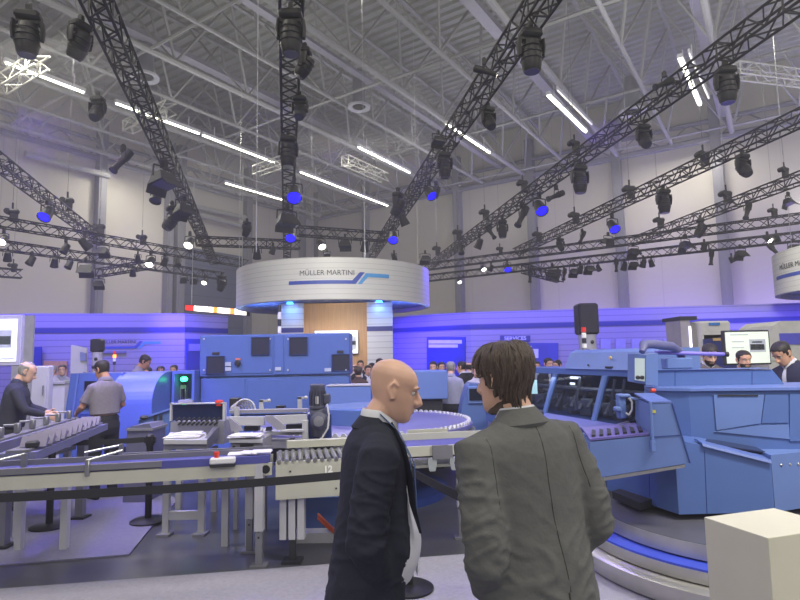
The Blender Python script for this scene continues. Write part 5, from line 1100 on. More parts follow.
# ================================================================== PEOPLE
def mrot(axis, a): return Matrix.Rotation(a, 3, axis)
def stack(mb, rings, n=28, T=None, fn=None, power=1.0):
    """horizontal rings (cx, cy, z, rx, ry), closed at both ends"""
    T = T or (lambda p: p); vs = []
    for i, (cx, cy, z, rx_, ry_) in enumerate(rings):
        for j in range(n):
            an = 2 * PI * j / n; ca, sa = math.cos(an), math.sin(an)
            if power != 1: ca = math.copysign(abs(ca) ** power, ca); sa = math.copysign(abs(sa) ** power, sa)
            m = fn(z, an) if fn else 1
            vs.append(T(V((cx + rx_ * ca * m, cy + ry_ * sa * m, z))))
    fs = [(k * n + i, k * n + (i + 1) % n, (k + 1) * n + (i + 1) % n, (k + 1) * n + i) for k in range(len(rings) - 1) for i in range(n)]
    b0 = len(vs); r0, r1 = rings[0], rings[-1]; vs += [T(V((r0[0], r0[1], r0[2]))), T(V((r1[0], r1[1], r1[2])))]; e = (len(rings) - 1) * n
    fs += [(b0, (i + 1) % n, i) for i in range(n)] + [(b0 + 1, e + i, e + (i + 1) % n) for i in range(n)]
    return mb.add(vs, fs, True)
HEAD = [(-.122, .070, .012, .026), (-.113, .086, -.008, .042), (-.098, .093, -.03, .052), (-.078, .092, -.05, .059), (-.056, .092, -.068, .063), (-.034, .091, -.08, .067), (-.014, .088, -.09, .070), (.002, .086, -.095, .072), (.018, .088, -.099, .074), (.034, .092, -.102, .0765), (.055, .087, -.104, .078), (.076, .074, -.098, .073), (.094, .054, -.082, .061), (.107, .03, -.06, .044), (.115, .0, -.03, .02)]
def hring(z):
    for a, b in zip(HEAD, HEAD[1:]):
        if a[0] <= z <= b[0]:
            t = (z - a[0]) / (b[0] - a[0]); return [a[i] + (b[i] - a[i]) * t for i in range(1, 4)]
    q = HEAD[0] if z < HEAD[0][0] else HEAD[-1]; return list(q[1:])
def head_parts(mb, T):
    zs = [HEAD[0][0]] + [-.118 + i * .0085 for i in range(27)] + [.1145]
    rings = []
    for z in zs: yf, yb, w = hring(z); rings.append((0, (yf + yb) / 2, z, w, (yf - yb) / 2))
    def fn(z, an):
        m = 1.0
        for sg in (-1, 1):
            m -= .085 * math.exp(-((an - PI / 2 - sg * .40) / .2) ** 2 - ((z - .002) / .013) ** 2)
            m += .02 * math.exp(-((an - PI / 2 - sg * .62) / .25) ** 2 - ((z + .022) / .016) ** 2)
        m -= .03 * math.exp(-((an - PI / 2) / .3) ** 2 - ((z + .082) / .008) ** 2)
        return m
    stack(mb, rings, 48, T, fn, .94)
    P = lambda *a: T(V(a))
    mb.loft([P(0, .083, .02), P(0, .096, .0), P(0, .108, -.018), P(0, .116, -.032), P(0, .104, -.042), P(0, .085, -.044)], [.008, .009, .011, .0135, .012, .008], 12, side=T(V((1, 0, 0))) - T(V((0, 0, 0))))
    for s in (-1, 1):
        mb.ball(P(s * .012, .098, -.037), .0088, 10, 7)
        mb.loft([P(s * .012, .088, .02), P(s * .03, .089, .0245), P(s * .05, .076, .018)], [.007, .008, .006], 8)
        mb.ball(P(s * .074, -.012, -.006), (.010, .017, .028), 12, 8); 
        ear = [P(s * .074, .004, -.03), P(s * .08, -.012, -.036), P(s * .086, -.025, -.012), P(s * .088, -.026, .012), P(s * .084, -.012, .026), P(s * .077, .004, .016)]
        mb.loft(ear, [.006, .007, .006, .006, .006, .005], 8)
        mb.loft([P(s * .02, .088, -.062), P(0, .095, -.0625)], [.004, .0065], 8); mb.loft([P(s * .018, .087, -.071), P(0, .094, -.0715)], [.004, .007], 8)
def hand_parts(mb, w, d, thumb, palm, s=1.0, curl=.5):
    d = d.normalized(); thumb = (thumb - d * thumb.dot(d)).normalized(); palm = palm - d * palm.dot(d) - thumb * palm.dot(thumb); palm = palm.normalized()
    mb.loft([w - d * .02, w + d * .015, w + d * .05, w + d * .09], [(.026, .02), (.033, .017), (.042, .016), (.04, .013)], 16, side=thumb)
    for i, ln in enumerate((.072, .082, .076, .06)):
        o = .031 - .0205 * i; p = w + d * .07 + thumb * o; q = [p]; dr = d + thumb * (.06 - .05 * i); dr.normalize(); a = curl * .35
        p = w + d * .092 + thumb * o * 1.04; q.append(p)
        for k, f in enumerate((.45, .31, .24)):
            dv = dr * math.cos(a) + palm * math.sin(a); p = p + dv * ln * f; q.append(p); a += curl * (.9 - .1 * k)
        mb.loft(q, [.0085, .0092, .0085, .0078, .006], 10, side=thumb)
    p0 = w + d * .025 + thumb * .022; p1 = p0 + (d * .5 + thumb * .75 + palm * .4).normalized() * .04; p2 = p1 + (d * .85 + thumb * .3 + palm * .45).normalized() * .032; p3 = p2 + (d * .9 + palm * .5).normalized() * .024
    mb.loft([p0, p1, p2, p3], [.014, .0115, .010, .007], 10, side=palm)
SKINN = [0]
def skin(name, rgb):
    m = M(name, rgb, .48, var=.07, scale=14, bump=.06, bscale=120)
    b = m.node_tree.nodes['Principled BSDF']; b.inputs['Subsurface Weight'].default_value = .0; return m
SK = [skin('skin_warm', (205, 158, 132)), skin('skin_pale', (214, 172, 150)), skin('skin_tan', (178, 130, 104))]
EYEW = M('eye_white', (215, 210, 205), .2); IRIS = M('iris_brown', (50, 36, 28), .2)
def cloth(name, rgb, bump=.35, rough=.85, var=.06): return M(name, rgb, rough, var=var, scale=25, bump=bump, bscale=45)
class Person: pass
def person(sp):
    s = sp.get('H', 1.75) / 1.75; lean = sp.get('lean', 0); lat = sp.get('lat', 0); vx = sp.get('vox', .014); fine = vx < .01
    hip = V((0, 0, .95)); Rl = mrot('X', -lean)
    def TB(p):
        p = V(p)
        if p.z <= .8: return p * s
        k = min(1, (p.z - .8) / .2); R = mrot('Y', lat * k) @ mrot('X', -lean * k); return (hip + R @ (p - hip)) * s
    piv = V((0, -.005, 1.53)); Rh = mrot('Z', sp.get('yaw', 0)) @ mrot('X', -sp.get('nod', 0)) @ mrot('Y', sp.get('roll', 0)); hc = V((sp.get('hx', 0), .012 + sp.get('hfwd', 0), 1.635))
    def TH(p): return TB(piv + Rh @ (hc - piv + V(p)))
    fat = sp.get('fat', 1.0); belly = sp.get('belly', 0.0); W_ = sp.get('wide', 1.0)
    # arms (torso space)
    arms = []
    for sg, key in ((-1, 'L'), (1, 'R')):
        e, w = sp.get('arm' + key, ((.235, -.04, 1.13), (.23, .08, .90))); sh = V((.168 * W_, -.01, 1.392 + sp.get('shz', 0))); e = V(e); w = V(w)
        arms.append([TB(V((sg * p.x, p.y, p.z))) for p in (sh, e, w)])
    feet = sp.get('feet', (0, 0)); legs = []
    for sg, fy in ((-1, feet[0]), (1, feet[1])): legs.append([V((sg * .095, 0, .9)) * s, V((sg * .105, fy * .5 + .02, .48)) * s, V((sg * .115, fy - .03, .09)) * s])
    body = MB()
    head_parts(body, TH)
    body.loft([TB((0, -.03, 1.40)), TB((0, -.025, 1.47)), TB(V((0, -.012 + sp.get('hfwd', 0) * .4, 1.53))), TH((0, -.012, -.05))], [(.085 * s, .07 * s), (.062 * s, .06 * s), (.056 * s, .057 * s), (.052 * s, .056 * s)], 20, side=(1, 0, 0))
    tor = [(0, 0, .80, .13, .10), (0, 0, .92, .165, .115), (0, 0, 1.05, .15, .105), (0, 0, 1.2, .165, .11), (0, -.005, 1.34, .17, .11), (0, -.01, 1.43, .13, .085), (0, -.015, 1.47, .06, .055)]
    stack(body, tor, 24, TB)
    for (a, b, c) in arms:
        body.loft([a, a.lerp(b, .5), b, b.lerp(c, .35), c], [.05 * s, .045 * s, .038 * s, .04 * s, .026 * s], 12, side=(0, 1, 0.01))
    for i, (a, b, c) in enumerate(arms):
        sg = -1 if i == 0 else 1; d = (c - b).normalized(); hd = sp.get('hand' + 'LR'[i]); d2 = V(hd) if hd else d
        if hd: d2 = V((sg * hd[0], hd[1], hd[2]))
        hand_parts(body, c + d * .015, d2, V((-sg * .3, .9, .25)), V((-sg * .9, -.2, 0)), s, sp.get('curl', .55))
    for (a, b, c) in legs:
        body.loft([a, a.lerp(b, .45), b, b.lerp(c, .3), c], [.075 * s, .068 * s, .05 * s, .05 * s, .035 * s], 12); body.loft([c, c + V((0, .02, -.05)) * s, c + V((0, .15, -.065)) * s], [.036 * s, .035 * s, .025 * s], 10)
    me = voxel(body, sp.get('bvox', vx * .6), 2 if fine else 1)
    root = mesh_obj('person', me, sp['skin'])
    tag(root, sp['label'], 'person', sp.get('group'))
    # eyes and brows
    if sp.get('face', True):
        for sg in (-1, 1):
            mb = MB(); mb.ball(TH((sg * .0305, .0715, .002)), .0118 * s, 12, 8); e = mb.build('eye', EYEW, root, world=False)
            mb = MB(); mb.ball(TH((sg * .0305, .0805, .0005)), .0045 * s, 8, 6); mb.build('iris', IRIS, e, world=False)
            mb = MB(); mb.loft([TH((sg * .013, .093, .021)), TH((sg * .03, .094, .027)), TH((sg * .052, .078, .02))], [.003, .0042, .002], 8); mb.build('eyebrow', sp.get('brow', M('brow_brown', (70, 52, 42), .8)), root, world=False)
    # hair
    hk = sp.get('hair')
    if hk:
        col, style = hk; hb = MB()
        lo = {'short': -.05, 'long': -.122, 'bun': -.07, 'fringe': -.055}[style]; inf = {'short': .008, 'long': .012, 'bun': .014, 'fringe': .006}[style]
        def hh(z):
            yf, yb, w = hring(z)
            return (yf, min(yb, -.062), max(w, .054)) if z < -.05 else (yf, yb, w)
        rings = []; n_ = 24; lift = lambda z: max(0, (z - .05) / .065)
        for i in range(n_ + 1):
            zq = lo + (.1148 - lo) * i / n_; yf, yb, w = hh(zq); rings.append((0, (yf + yb) / 2, zq + inf * lift(zq), w + inf, (yf - yb) / 2 + inf))
        def hfn(z, an):
            fr = math.sin(an)
            if style == 'fringe': return 1.0 if (fr < .25 and z < .06) else .78
            if style == 'short': edge = (.12 if z < -.02 else .35) if z < .02 else (.55 if z < .055 else (.8 if z < .075 else 2))
            else: edge = -.75 if z < -.085 else (-.55 if z < -.06 else (-.2 if z < -.025 else (.1 if z < .02 else (.45 if z < .05 else (.75 if z < .075 else 2)))))
            return 1 if fr < edge else .8
        stack(hb, rings, 48, TH, hfn); meh = voxel(hb, max(.0045, vx * .5), 1); hb = MB(); hb.v = [v.co.copy() for v in meh.vertices]; hb.f = [tuple(p.vertices) for p in meh.polygons]; hb.sm = [True] * len(hb.f)
        if style in ('long', 'bun'):
            R2 = random.Random(3)
            for i in range(sp.get('locks', 60)):
                an = R2.uniform(-PI, PI) if R2.random() < .45 else R2.uniform(PI * .95, PI * 2.05); z0 = .1135 - R2.random() ** 2 * .09; z1 = max(lo - .016 * R2.random(), z0 - R2.uniform(.07, .17)); pts = []; sway = R2.uniform(-.35, .35); o0 = inf + R2.uniform(-.006, .0035)
                for k in range(7):
                    t = k / 6; z = z0 + (z1 - z0) * t ** 1.5; a2 = an + sway * t
                    q_ = math.sin(a2); z = max(z, .05 if q_ > .45 else (.02 if q_ > .1 else (-.022 if q_ > -.2 else (-.06 if q_ > -.55 else -.128))) + .012 * math.sin(i * 2.3))
                    yf, yb, w = hh(z); o = o0 + (.006 if z < -.06 else 0) + .004 * math.sin(t * PI)
                    pts.append(TH(V(((w + o) * math.cos(a2), (yf + yb) / 2 + ((yf - yb) / 2 + o) * math.sin(a2), z + o * lift(z)))))
                hb.loft(pts, [.0015, .0045, .006, .006, .0055, .004, .001], 8)
            if style == 'bun': hb.ball(TH((0, -.13, .03)), .035, 12, 8)
        hm = hb
        mesh_obj('hair', hm.mesh('hair'), col, root)
    if sp.get('beard'):
        bd = MB(); rings = []
        for i in range(13):
            zq = -.121 + .075 * i / 12; yf, yb, w = hring(zq); rings.append((0, (yf + yb) / 2, zq, w + .004, (yf - yb) / 2 + .004))
        stack(bd, rings, 40, TH, lambda z, an: (1.0 if math.sin(an) > (.15 if z < -.06 else .25) and not (z > -.075 and z < -.062 and math.sin(an) > .93) else .8)); mesh_obj('beard', bd.mesh('beard'), sp['beard'], root)
    # trousers
    tr = MB(); fl = .012
    stack(tr, [(0, 0, .79, .165, .115), (0, -.005, .88, .185, .135), (0, 0, .98, .178, .125), (0, 0, 1.04, .168, .118)], 24, TB)
    for (a, b, c) in legs: tr.loft([a + V((0, 0, .03)), a.lerp(b, .4), b, b.lerp(c, .5), c + V((0, -.005, -.03))], [.098 * s, .09 * s, .07 * s, .064 * s, .06 * s], 16)
    mesh_obj('trousers', voxel(tr, max(.01, vx), 2, (lambda co, n: .004 * noise.noise(co * 14)) if fine else None), sp['trousers'], root)
    # shoes
    for (a, b, c), fy in zip(legs, feet):
        mb = MB(); f = V((c.x, c.y, 0)); mb.loft([f + V((0, -.075, .045)) * s, f + V((0, -.05, .05)) * s, f + V((0, .03, .052)) * s, f + V((0, .12, .034)) * s, f + V((0, .185, .024)) * s, f + V((0, .205, .02)) * s], [(.022, .03), (.037, .048), (.04, .05), (.045, .032), (.036, .023), (.014, .014)], 14, side=(1, 0, 0)); mb.build('shoe', sp.get('shoes', M('black_leather', (26, 25, 27), .3)), root, world=False)
    # belt
    if sp.get('belt'): mb = MB(); stack(mb, [(0, 0, .985, .183, .13), (0, 0, 1.02, .181, .128)], 24, TB); mb.build('belt', M('black_leather', (26, 25, 27), .3), root, world=False)
    k = sp['top']; top = MB(); loose = 1.0 if k == 'suit' else .93
    hem = sp.get('hem', .77 if k == 'suit' else .97)
    prof = [(.77, .205, .150, 0), (.88, .204, .150, 0), (1.0, .194, .146, .0), (1.12, .194, .14, .0), (1.25, .208, .14, 0), (1.36, .208, .134, -.005), (1.41, .198, .12, -.012), (1.445, .168, .10, -.016), (1.475, .115, .082, -.018), (1.495, .08, .068, -.016), (1.515, .062, .058, -.012)]
    def trow(z):
        for a, b in zip(prof, prof[1:]):
            if a[0] <= z <= b[0]: t = (z - a[0]) / (b[0] - a[0]); return [a[i] + (b[i] - a[i]) * t for i in range(1, 4)]
        return list(prof[-1][1:])
    def rows(infl, z0, z1=1.515, n=16, bl=0.0):
        out = []
        for i in range(n + 1):
            z = z0 + (z1 - z0) * i / n; rx_, ry_, cy = trow(z); g = bl * math.exp(-((z - 1.05) / .14) ** 2); flare = sp.get('flare', 0) * max(0, .95 - z)
            out.append((0, cy + g * .5, z, (rx_ * W_ * fat if z < 1.36 else rx_ * (1 + (W_ - 1) * max(0, (1.515 - z) / .155))) * loose + infl + flare, ry_ * fat * loose + infl + g * .5 + flare))
        return out
    opening = sp.get('open', 0)
    def ofn(z, an):
        if not opening: return 1.0
        f = abs(((an - PI / 2 + PI) % (2 * PI)) - PI); lim = opening * (1.0 if z < 1.2 else max(.6, 1.0 - (z - 1.2) * 1.2))
        return .7 if f < lim else 1.0
    stack(top, rows(0, hem, bl=belly if not opening else belly * .75), 64 if fine else 32, TB, ofn)
    for sg, (a, b, c) in zip((-1, 1), arms):
        if k == 'suit' or k == 'long':
            rr = [.060, .070, .066, .060, .061, .054, .047] if k == 'suit' else [.056, .064, .060, .054, .054, .047, .041]
            a0 = TB(V((sg * .11 * W_, -.012, 1.412))); pts = [a0, a, a.lerp(b, .45), a.lerp(b, .85), b.lerp(c, .12) + (b - a.lerp(c, .5)).normalized() * .012, b.lerp(c, .55), c - (c - b).normalized() * .01]
            top.loft(pts, [r * s * sp.get('slv', 1) for r in rr], 20, side=(0, 1, .01))
            if fine:   # soft creases at the elbow and on the upper arm
                for q, w in ((.62, .9), (.75, 1.0), (.86, 1.1), (1.12, 1.0), (1.25, .9), (.40, .7), (.25, .7)):
                    cpt = a.lerp(b, q) if q <= 1 else b.lerp(c, q - 1); t = (b - a if q <= 1 else c - b).normalized(); o = t.orthogonal().normalized(); o2 = t.cross(o); r = .068 * s; ph = rnd.uniform(0, 6)
                    arc = [cpt + (o * math.cos(ph + u) + o2 * math.sin(ph + u)) * r * w + t * (.02 * math.sin(u * 1.3 + ph)) for u in (0, .5, 1.0, 1.5, 2.0, 2.5)]
                    top.loft(arc, [.004, .011, .014, .013, .010, .003], 8)
        else:
            top.loft([TB(V((sg * .11, -.012, 1.41))), a, a.lerp(b, .4), a.lerp(b, .78)], [.058 * s, .066 * s, .062 * s, .066 * s], 16, side=(0, 1, .01))
    fold = sp.get('fold', .004)
    def disp(co, n):
        q = co; z = q.z / s
        w = noise.noise(V((q.x * 5, q.y * 5, q.z * 6)) + V((7, 3, 1)))
        sx = -1 if q.x < 0 else 1; slv_ = min(1, max(0, (abs(q.x) / s - .17) / .05)) * (1 if z < 1.36 else .2); low = math.exp(-((z - .98) / .17) ** 2)
        w2 = noise.noise(V((q.x * 5 + sx * q.z * 5, q.y * 5, q.z * 13 - sx * q.x * 9))); w3 = noise.noise(V((q.x * 11, q.y * 9 + 3, q.z * 24 + q.y * 10)))
        r2 = max(0, 1 - abs(w2) * 4.5); r3 = max(0, 1 - abs(w3) * 4)
        calm = .15 if (opening and q.y > .05 * s and abs(q.x) < .15 * s) else 1.0
        return calm * fold * (.45 * w + (.12 + .5 * low) * r2 * (1 - slv_) + slv_ * (.55 * r3 + .35 * r2) - .12)
    mt = voxel(top, vx, 5 if fine else 2, disp if fine else None)
    nm = {'suit': 'suit_jacket', 'long': 'shirt', 'shirt': 'shirt'}[k]
    jk = mesh_obj(nm, mt, sp['topmat'], root)
    if k == 'suit':
        # shirt under the jacket, showing at the opening
        sh = MB(); stack(sh, rows(-.016, .93, bl=belly + (.02 if opening else 0)), 40, TB); mesh_obj('shirt', voxel(sh, max(.01, vx), 2, (lambda co, n: .006 * noise.noise(V((co.x * 10, co.y * 10, co.z * 16)))) if fine else None), sp.get('shirt', M('white_shirt', (205, 206, 214), .8, bump=.2, bscale=30)), root)
    def collar(prof_, a0, a1, mat, name, drop=0.0, cy=-.012):
        n = 30; mb = MB(); m = len(prof_); vs = []
        for i in range(n + 1):
            an = a0 + (a1 - a0) * i / n; fr = max(0, -math.cos(an - 3 * PI / 2) ) if False else max(0.0, math.sin(an))
            for r, z in prof_: vs.append(TB(V((r * 1.03 * math.cos(an), cy + r * math.sin(an) + .012 * fr, z - drop * fr - .012 * (1 if z > 1.5 else 0) * fr))))
        fs = [(i * m + j, i * m + (j + 1) % m, (i + 1) * m + (j + 1) % m, (i + 1) * m + j) for i in range(n) for j in range(m)] + [tuple(range(m))[::-1], tuple(range(n * m, n * m + m))]
        mb.add(vs, fs, True); return mb.build(name, mat, root, world=False)
    if k == 'suit':
        jc = sp.get('jc', 0)
        collar([(.062, 1.49), (.062, 1.518 + jc), (.067, 1.523 + jc), (.076, 1.512 + jc * .6), (.102, 1.474), (.096, 1.464), (.078, 1.476)], PI * .68, PI * 2.32, sp['topmat'], 'jacket_collar', .06)
        sc_ = sp.get('sc', 0)
        collar([(.057, 1.48), (.058, 1.540 + sc_), (.0615, 1.547 + sc_), (.067, 1.540 + sc_), (.073, 1.50), (.069, 1.48)], PI * .55, PI * 2.45, sp.get('shirt', M('white_shirt', (205, 206, 214), .8, bump=.2, bscale=30)), 'shirt_collar', .03)
    else:
        collar([(.060, 1.49), (.061, 1.525), (.066, 1.532), (.076, 1.52), (.09, 1.485), (.08, 1.475)], PI * .6, PI * 2.4, sp['topmat'], 'collar', .03)
    root.location = sp['loc']; root.rotation_euler = (0, 0, sp['rz'])
    P = Person(); P.root = root; P.TB = TB; P.TH = TH; P.jacket = jk; P.s = s; P.arms = arms; P.rows = rows; return P
navy = cloth('midnight_navy_wool', (27, 31, 48), .25); greyw = cloth('warm_grey_wool', (91, 92, 91), .3, var=.08)
dkt = cloth('dark_trouser_cloth', (26, 27, 36)); 
SKF = skin('skin_light_pink', (214, 172, 150))
HB_ = M('brown_hair', (78, 66, 59), .45, var=.35, scale=30, bump=.6, bscale=90, stretch=(2.5, 2.5, .5)); HD_ = M('dark_hair', (34, 28, 28), .5, var=.25, scale=40, bump=.4, bscale=120); HG_ = M('grey_hair', (140, 138, 136), .6, var=.2, scale=40, bump=.4, bscale=120)
def spot_at(px, Y): return (gx(px, Y), Y, 0)
# ---- the bald man in the dark suit
Yb = 2.15
B = person(dict(label='bald man in a dark navy suit wearing a blue lanyard, standing sideways', H=1.685, loc=(gx(366, Yb), Yb, .014), rz=math.radians(-84), vox=.0075, bvox=.0045, skin=SKF, top='suit', topmat=navy, trousers=navy, lean=.10, hfwd=.012, nod=.16, belly=.05, open=.66, fat=1.0, wide=1.0, flare=.12,
     armR=((.225, -.04, 1.13), (.135, .05, .94)), armL=((.225, -.02, 1.13), (.135, .05, .95)), handL=(-.2, .05, -1), handR=(-.2, .05, -1), fold=.010, hem=.77, slv=1.1, brow=M('pale_brow', (150, 118, 98), .8)))
# lanyard
def lany(side):
    pts = [B.TB(V((side * .072, -.01, 1.535))), B.TB(V((side * .078, .07, 1.47))), B.TB(V((side * .07, .135, 1.36))), B.TB(V((side * .05, .158, 1.22))), B.TB(V((side * .012, .178, 1.08)))]
    mb = MB(); mb.loft(pts, [(.002, .009)] * 5, 8, side=(0, 1, 0)); return mb
for sd in (-1, 1): lany(sd).build('lanyard', M('lanyard_blue', (86, 112, 160), .6), B.root, world=False)
mb = MB(); mb.rbox(B.TB(V((0, .182, 1.01))), (.09, .004, .13), .003, R=mrot('X', -.05)); mb.build('badge', M('badge_white', (220, 222, 228), .3), B.root, world=False)
# lapel edge of his open jacket
for sd in (-1, 1):
    mb = MB(); pts = []
    for z, f in ((1.50, .95), (1.42, .86), (1.32, .82), (1.22, .80), (1.12, .80)):
        r = B.rows(.006, z, z + .001, 1, .075)[0]; an = PI / 2 - sd * f * .78; pts.append(B.TB(V((r[3] * math.cos(an), r[1] + r[4] * math.sin(an), z))))
    mb.loft(pts, [(.012, .004), (.03, .005), (.034, .006), (.026, .006), (.008, .004)], 10, side=(1, .3, 0)); mb.build('lapel', navy, B.root, world=False)
# ---- the man in the grey suit
Yg = 1.9
Gm = person(dict(label='man with thick brown hair in a grey suit, back to the camera', H=1.725, loc=(gx(530.5, Yg), Yg, .014), rz=math.radians(27), vox=.0075, bvox=.0045, skin=SKF, top='suit', topmat=greyw, trousers=greyw, lean=.12, lat=-.05, yaw=math.radians(14), nod=.0, hfwd=.0, hair=(HB_, 'long'), locks=420, wide=1.09, fat=.97, shz=.014, fold=.012,
     armL=((.23, -.07, 1.12), (.16, .08, .96)), armR=((.235, -.06, 1.14), (.17, .09, .97)), handL=(-.3, .1, -.9), handR=(-.3, .1, -.9), hem=.77, slv=1.1, sc=-.014, jc=.004, hx=-.012))
dg = bpy.context.evaluated_depsgraph_get()
def surf_strip(P, pts, r, name, mat, out=.0):
    """thin piping laid on the jacket's surface, seen from behind"""
    me = P.jacket.data; bv = BVHTree.FromPolygons([v.co for v in me.vertices], [tuple(p.vertices) for p in me.polygons]); q = []
    for x, z in pts:
        o = P.TB(V((x, -.6, z))); d = V((0, 1, 0)); h = bv.ray_cast(o, d)
        if h[0]: q.append(h[0] + h[1] * out)
    mb = MB(); mb.poly(q, r, 5); return mb.build(name, mat, P.root, world=False)
seamm = cloth('seam_dark_grey', (52, 52, 48))
surf_strip(Gm, [(.008 * math.sin(z * 9), z) for z in [1.47 - .03 * i for i in range(19)]], .0016, 'back_seam', seamm)
surf_strip(Gm, [(0, .93 - .01 * i) for i in range(17)], .0032, 'vent', seamm)
for sd in (-1, 1): surf_strip(Gm, [(sd * (.195 - .02 * math.sin((z - 1.15) * 7)), z) for z in [1.40 - .02 * i for i in range(12)]], .0014, 'arm_seam', seamm)
# ---- exhibition staff and visitors
gshirt = cloth('grey_violet_shirt', (118, 112, 124)); 
person(dict(label='man in a grey short-sleeved shirt working at the gripper rail', H=1.72, loc=spot_at(107, 7.2), rz=math.radians(58), vox=.012, skin=SK[2], top='shirt', hem=1.05, topmat=gshirt, trousers=dkt, hair=(HD_, 'short'), lean=.06, nod=.3, yaw=.25, fat=1.05, wide=1.0, belt=True, armL=((.25, .08, 1.16), (.2, .27, 1.10)), armR=((.27, .04, 1.15), (.22, .22, 1.08)), group=None))
person(dict(label='older bald man in dark clothes leaning over the rails by the bright screen', H=1.73, loc=spot_at(13, 6.7), rz=math.radians(-62), vox=.012, skin=SK[1], top='long', topmat=cloth('dusty_dark_jacket', (44, 46, 60)), trousers=dkt, hair=(HG_, 'fringe'), lean=.16, nod=.3, fat=1.1, armL=((.25, .12, 1.2), (.16, .33, 1.16)), armR=((.25, .12, 1.2), (.18, .34, 1.15))))
person(dict(label='man in a pale grey shirt bending over the curved hood from behind', H=1.84, loc=spot_at(133, 10.4), rz=math.radians(-75), vox=.014, skin=SK[2], top='long', topmat=cloth('pale_grey_shirt', (140, 136, 150)), trousers=dkt, hair=(HD_, 'short'), lean=.22, nod=.35, armL=((.24, .1, 1.14), (.18, .32, 1.05)), armR=((.24, .1, 1.14), (.18, .32, 1.05))))
person(dict(label='bearded man in a grey-brown jacket looking down in front of the ivory machine', H=1.79, loc=spot_at(707, 6.9), rz=math.radians(172), vox=.012, skin=SK[1], top='suit', topmat=cloth('grey_brown_jacket', (96, 88, 90)), trousers=dkt, hair=(HD_, 'short'), beard=HD_, nod=.42, lean=.05))
person(dict(label='man with short dark hair and beard behind the near blue machine, under the pale screen', H=1.69, loc=spot_at(742.5, 7.1), rz=math.radians(176), vox=.012, skin=SK[0], top='long', topmat=cloth('violet_grey_top', (120, 112, 140)), trousers=dkt, hair=(HD_, 'short'), beard=HD_, nod=.12))
person(dict(label='man in a navy suit bending towards the blue machine at the frame edge', H=1.82, loc=spot_at(797, 6.3), rz=math.radians(104), vox=.012, skin=SK[0], top='suit', topmat=cloth('navy_suit_cloth', (34, 36, 66)), trousers=dkt, hair=(HD_, 'short'), nod=.4, lean=.22, open=.12))
# beards
def beard(px, Y, label): pass
# far visitors: four built once, then repeated with other clothes
FAR = [person(dict(label='', H=1.74, loc=(0, 0, 0), rz=0, vox=.018, skin=SK[0], top='suit', topmat=navy, trousers=dkt, hair=(HD_, 'short'), open=.3, nod=.1)),
       person(dict(label='', H=1.74, loc=(0, 0, 0), rz=0, vox=.018, skin=SK[1], top='long', topmat=gshirt, trousers=dkt, hair=(HG_, 'short'), armL=((.25, .02, 1.14), (.14, .24, 1.12)), armR=((.25, .02, 1.14), (.14, .24, 1.12)))),
       person(dict(label='', H=1.68, loc=(0, 0, 0), rz=0, vox=.018, skin=SK[0], top='long', topmat=navy, trousers=dkt, hair=(HB_, 'bun'), locks=30)),
       person(dict(label='', H=1.72, loc=(0, 0, 0), rz=0, vox=.018, skin=SK[1], top='suit', topmat=cloth('black_suit', (22, 22, 28)), trousers=dkt, hair=(HG_, 'fringe'), open=.3, nod=.15))]
BLK = cloth('black_suit', (22, 22, 28)); WSH = cloth('white_top', (190, 188, 205)); LG = cloth('pale_blue_grey_shirt', (150, 152, 172)); RDT = cloth('dark_red_top', (110, 40, 50)); BRN = cloth('brown_jacket', (90, 72, 66))
far = [  # variant, head px, head top py, Y, heading deg, top, hair, label
 (0, 53.5, 365, 11.2, 150, WSH, HG_, 'visitor in a pale top behind the white cabinet'), (1, 63, 364.5, 12.2, 200, LG, HD_, 'visitor in a pale shirt beside the display board'),
 (0, 149, 367, 12.4, 160, WSH, HD_, 'first of three visitors whose heads show above the curved hood'), (2, 161, 366, 13.2, 200, BLK, HD_, 'middle of three visitors whose heads show above the curved hood'), (0, 174.5, 364.5, 12.2, 180, BLK, HD_, 'last of three visitors whose heads show above the curved hood, by the doorway panel'),
 (3, 354, 363.5, 12.7, 90, BLK, HD_, 'visitor in black at the edge of the big blue cabinet, first of the tower group'), (0, 360.5, 360, 13.4, 180, navy, HD_, 'dark-suited visitor facing out in the middle of the tower group'), (2, 358, 366.5, 11.2, 10, BRN, HB_, 'visitor in brown with tied hair standing in front of the tower group'), (0, 367.5, 365, 11.8, 200, navy, HD_, 'shorter dark-suited visitor in the tower group'), (0, 372, 362.5, 13.9, 120, BLK, HD_, 'dark visitor at the back of the tower group'), (0, 380, 358, 13.0, 60, BLK, HD_, 'tall dark-haired visitor beside the bald man at the tower'),
 (0, 433, 361, 10.6, 170, BLK, HD_, 'dark-haired visitor above the plain blue box, nearer the bald man'), (0, 441, 361.5, 11.6, 190, BLK, HD_, 'dark-haired visitor above the plain blue box, nearer the info panel edge'), (1, 450.5, 361, 9.6, -20, LG, HG_, 'grey-haired man in a pale shirt standing with his back turned beside the blue box'), (0, 462, 361, 10.6, 60, BLK, HD_, 'man in a black suit talking beside the grey-haired man'), (3, 468.5, 362, 11.6, -30, BLK, HD_, 'black-suited man behind the small slanted console'), (1, 476, 366, 10.4, 180, WSH, HB_, 'visitor in white half hidden by the grey suited man'),
 (0, 536.5, 361, 12.6, 170, BLK, HD_, 'visitor nearest the grey suited man under the wall screen'), (0, 547.5, 357.5, 10.4, 200, BLK, HD_, 'visitor facing out under the wall screen, middle of three'), (0, 557.5, 359.5, 10.8, 120, BLK, HD_, 'visitor next to the blue hood under the wall screen'),
 (1, 799, 360, 7.4, 110, RDT, HB_, 'visitor barely in the frame behind the man in the navy suit'),
]
usedf = set()
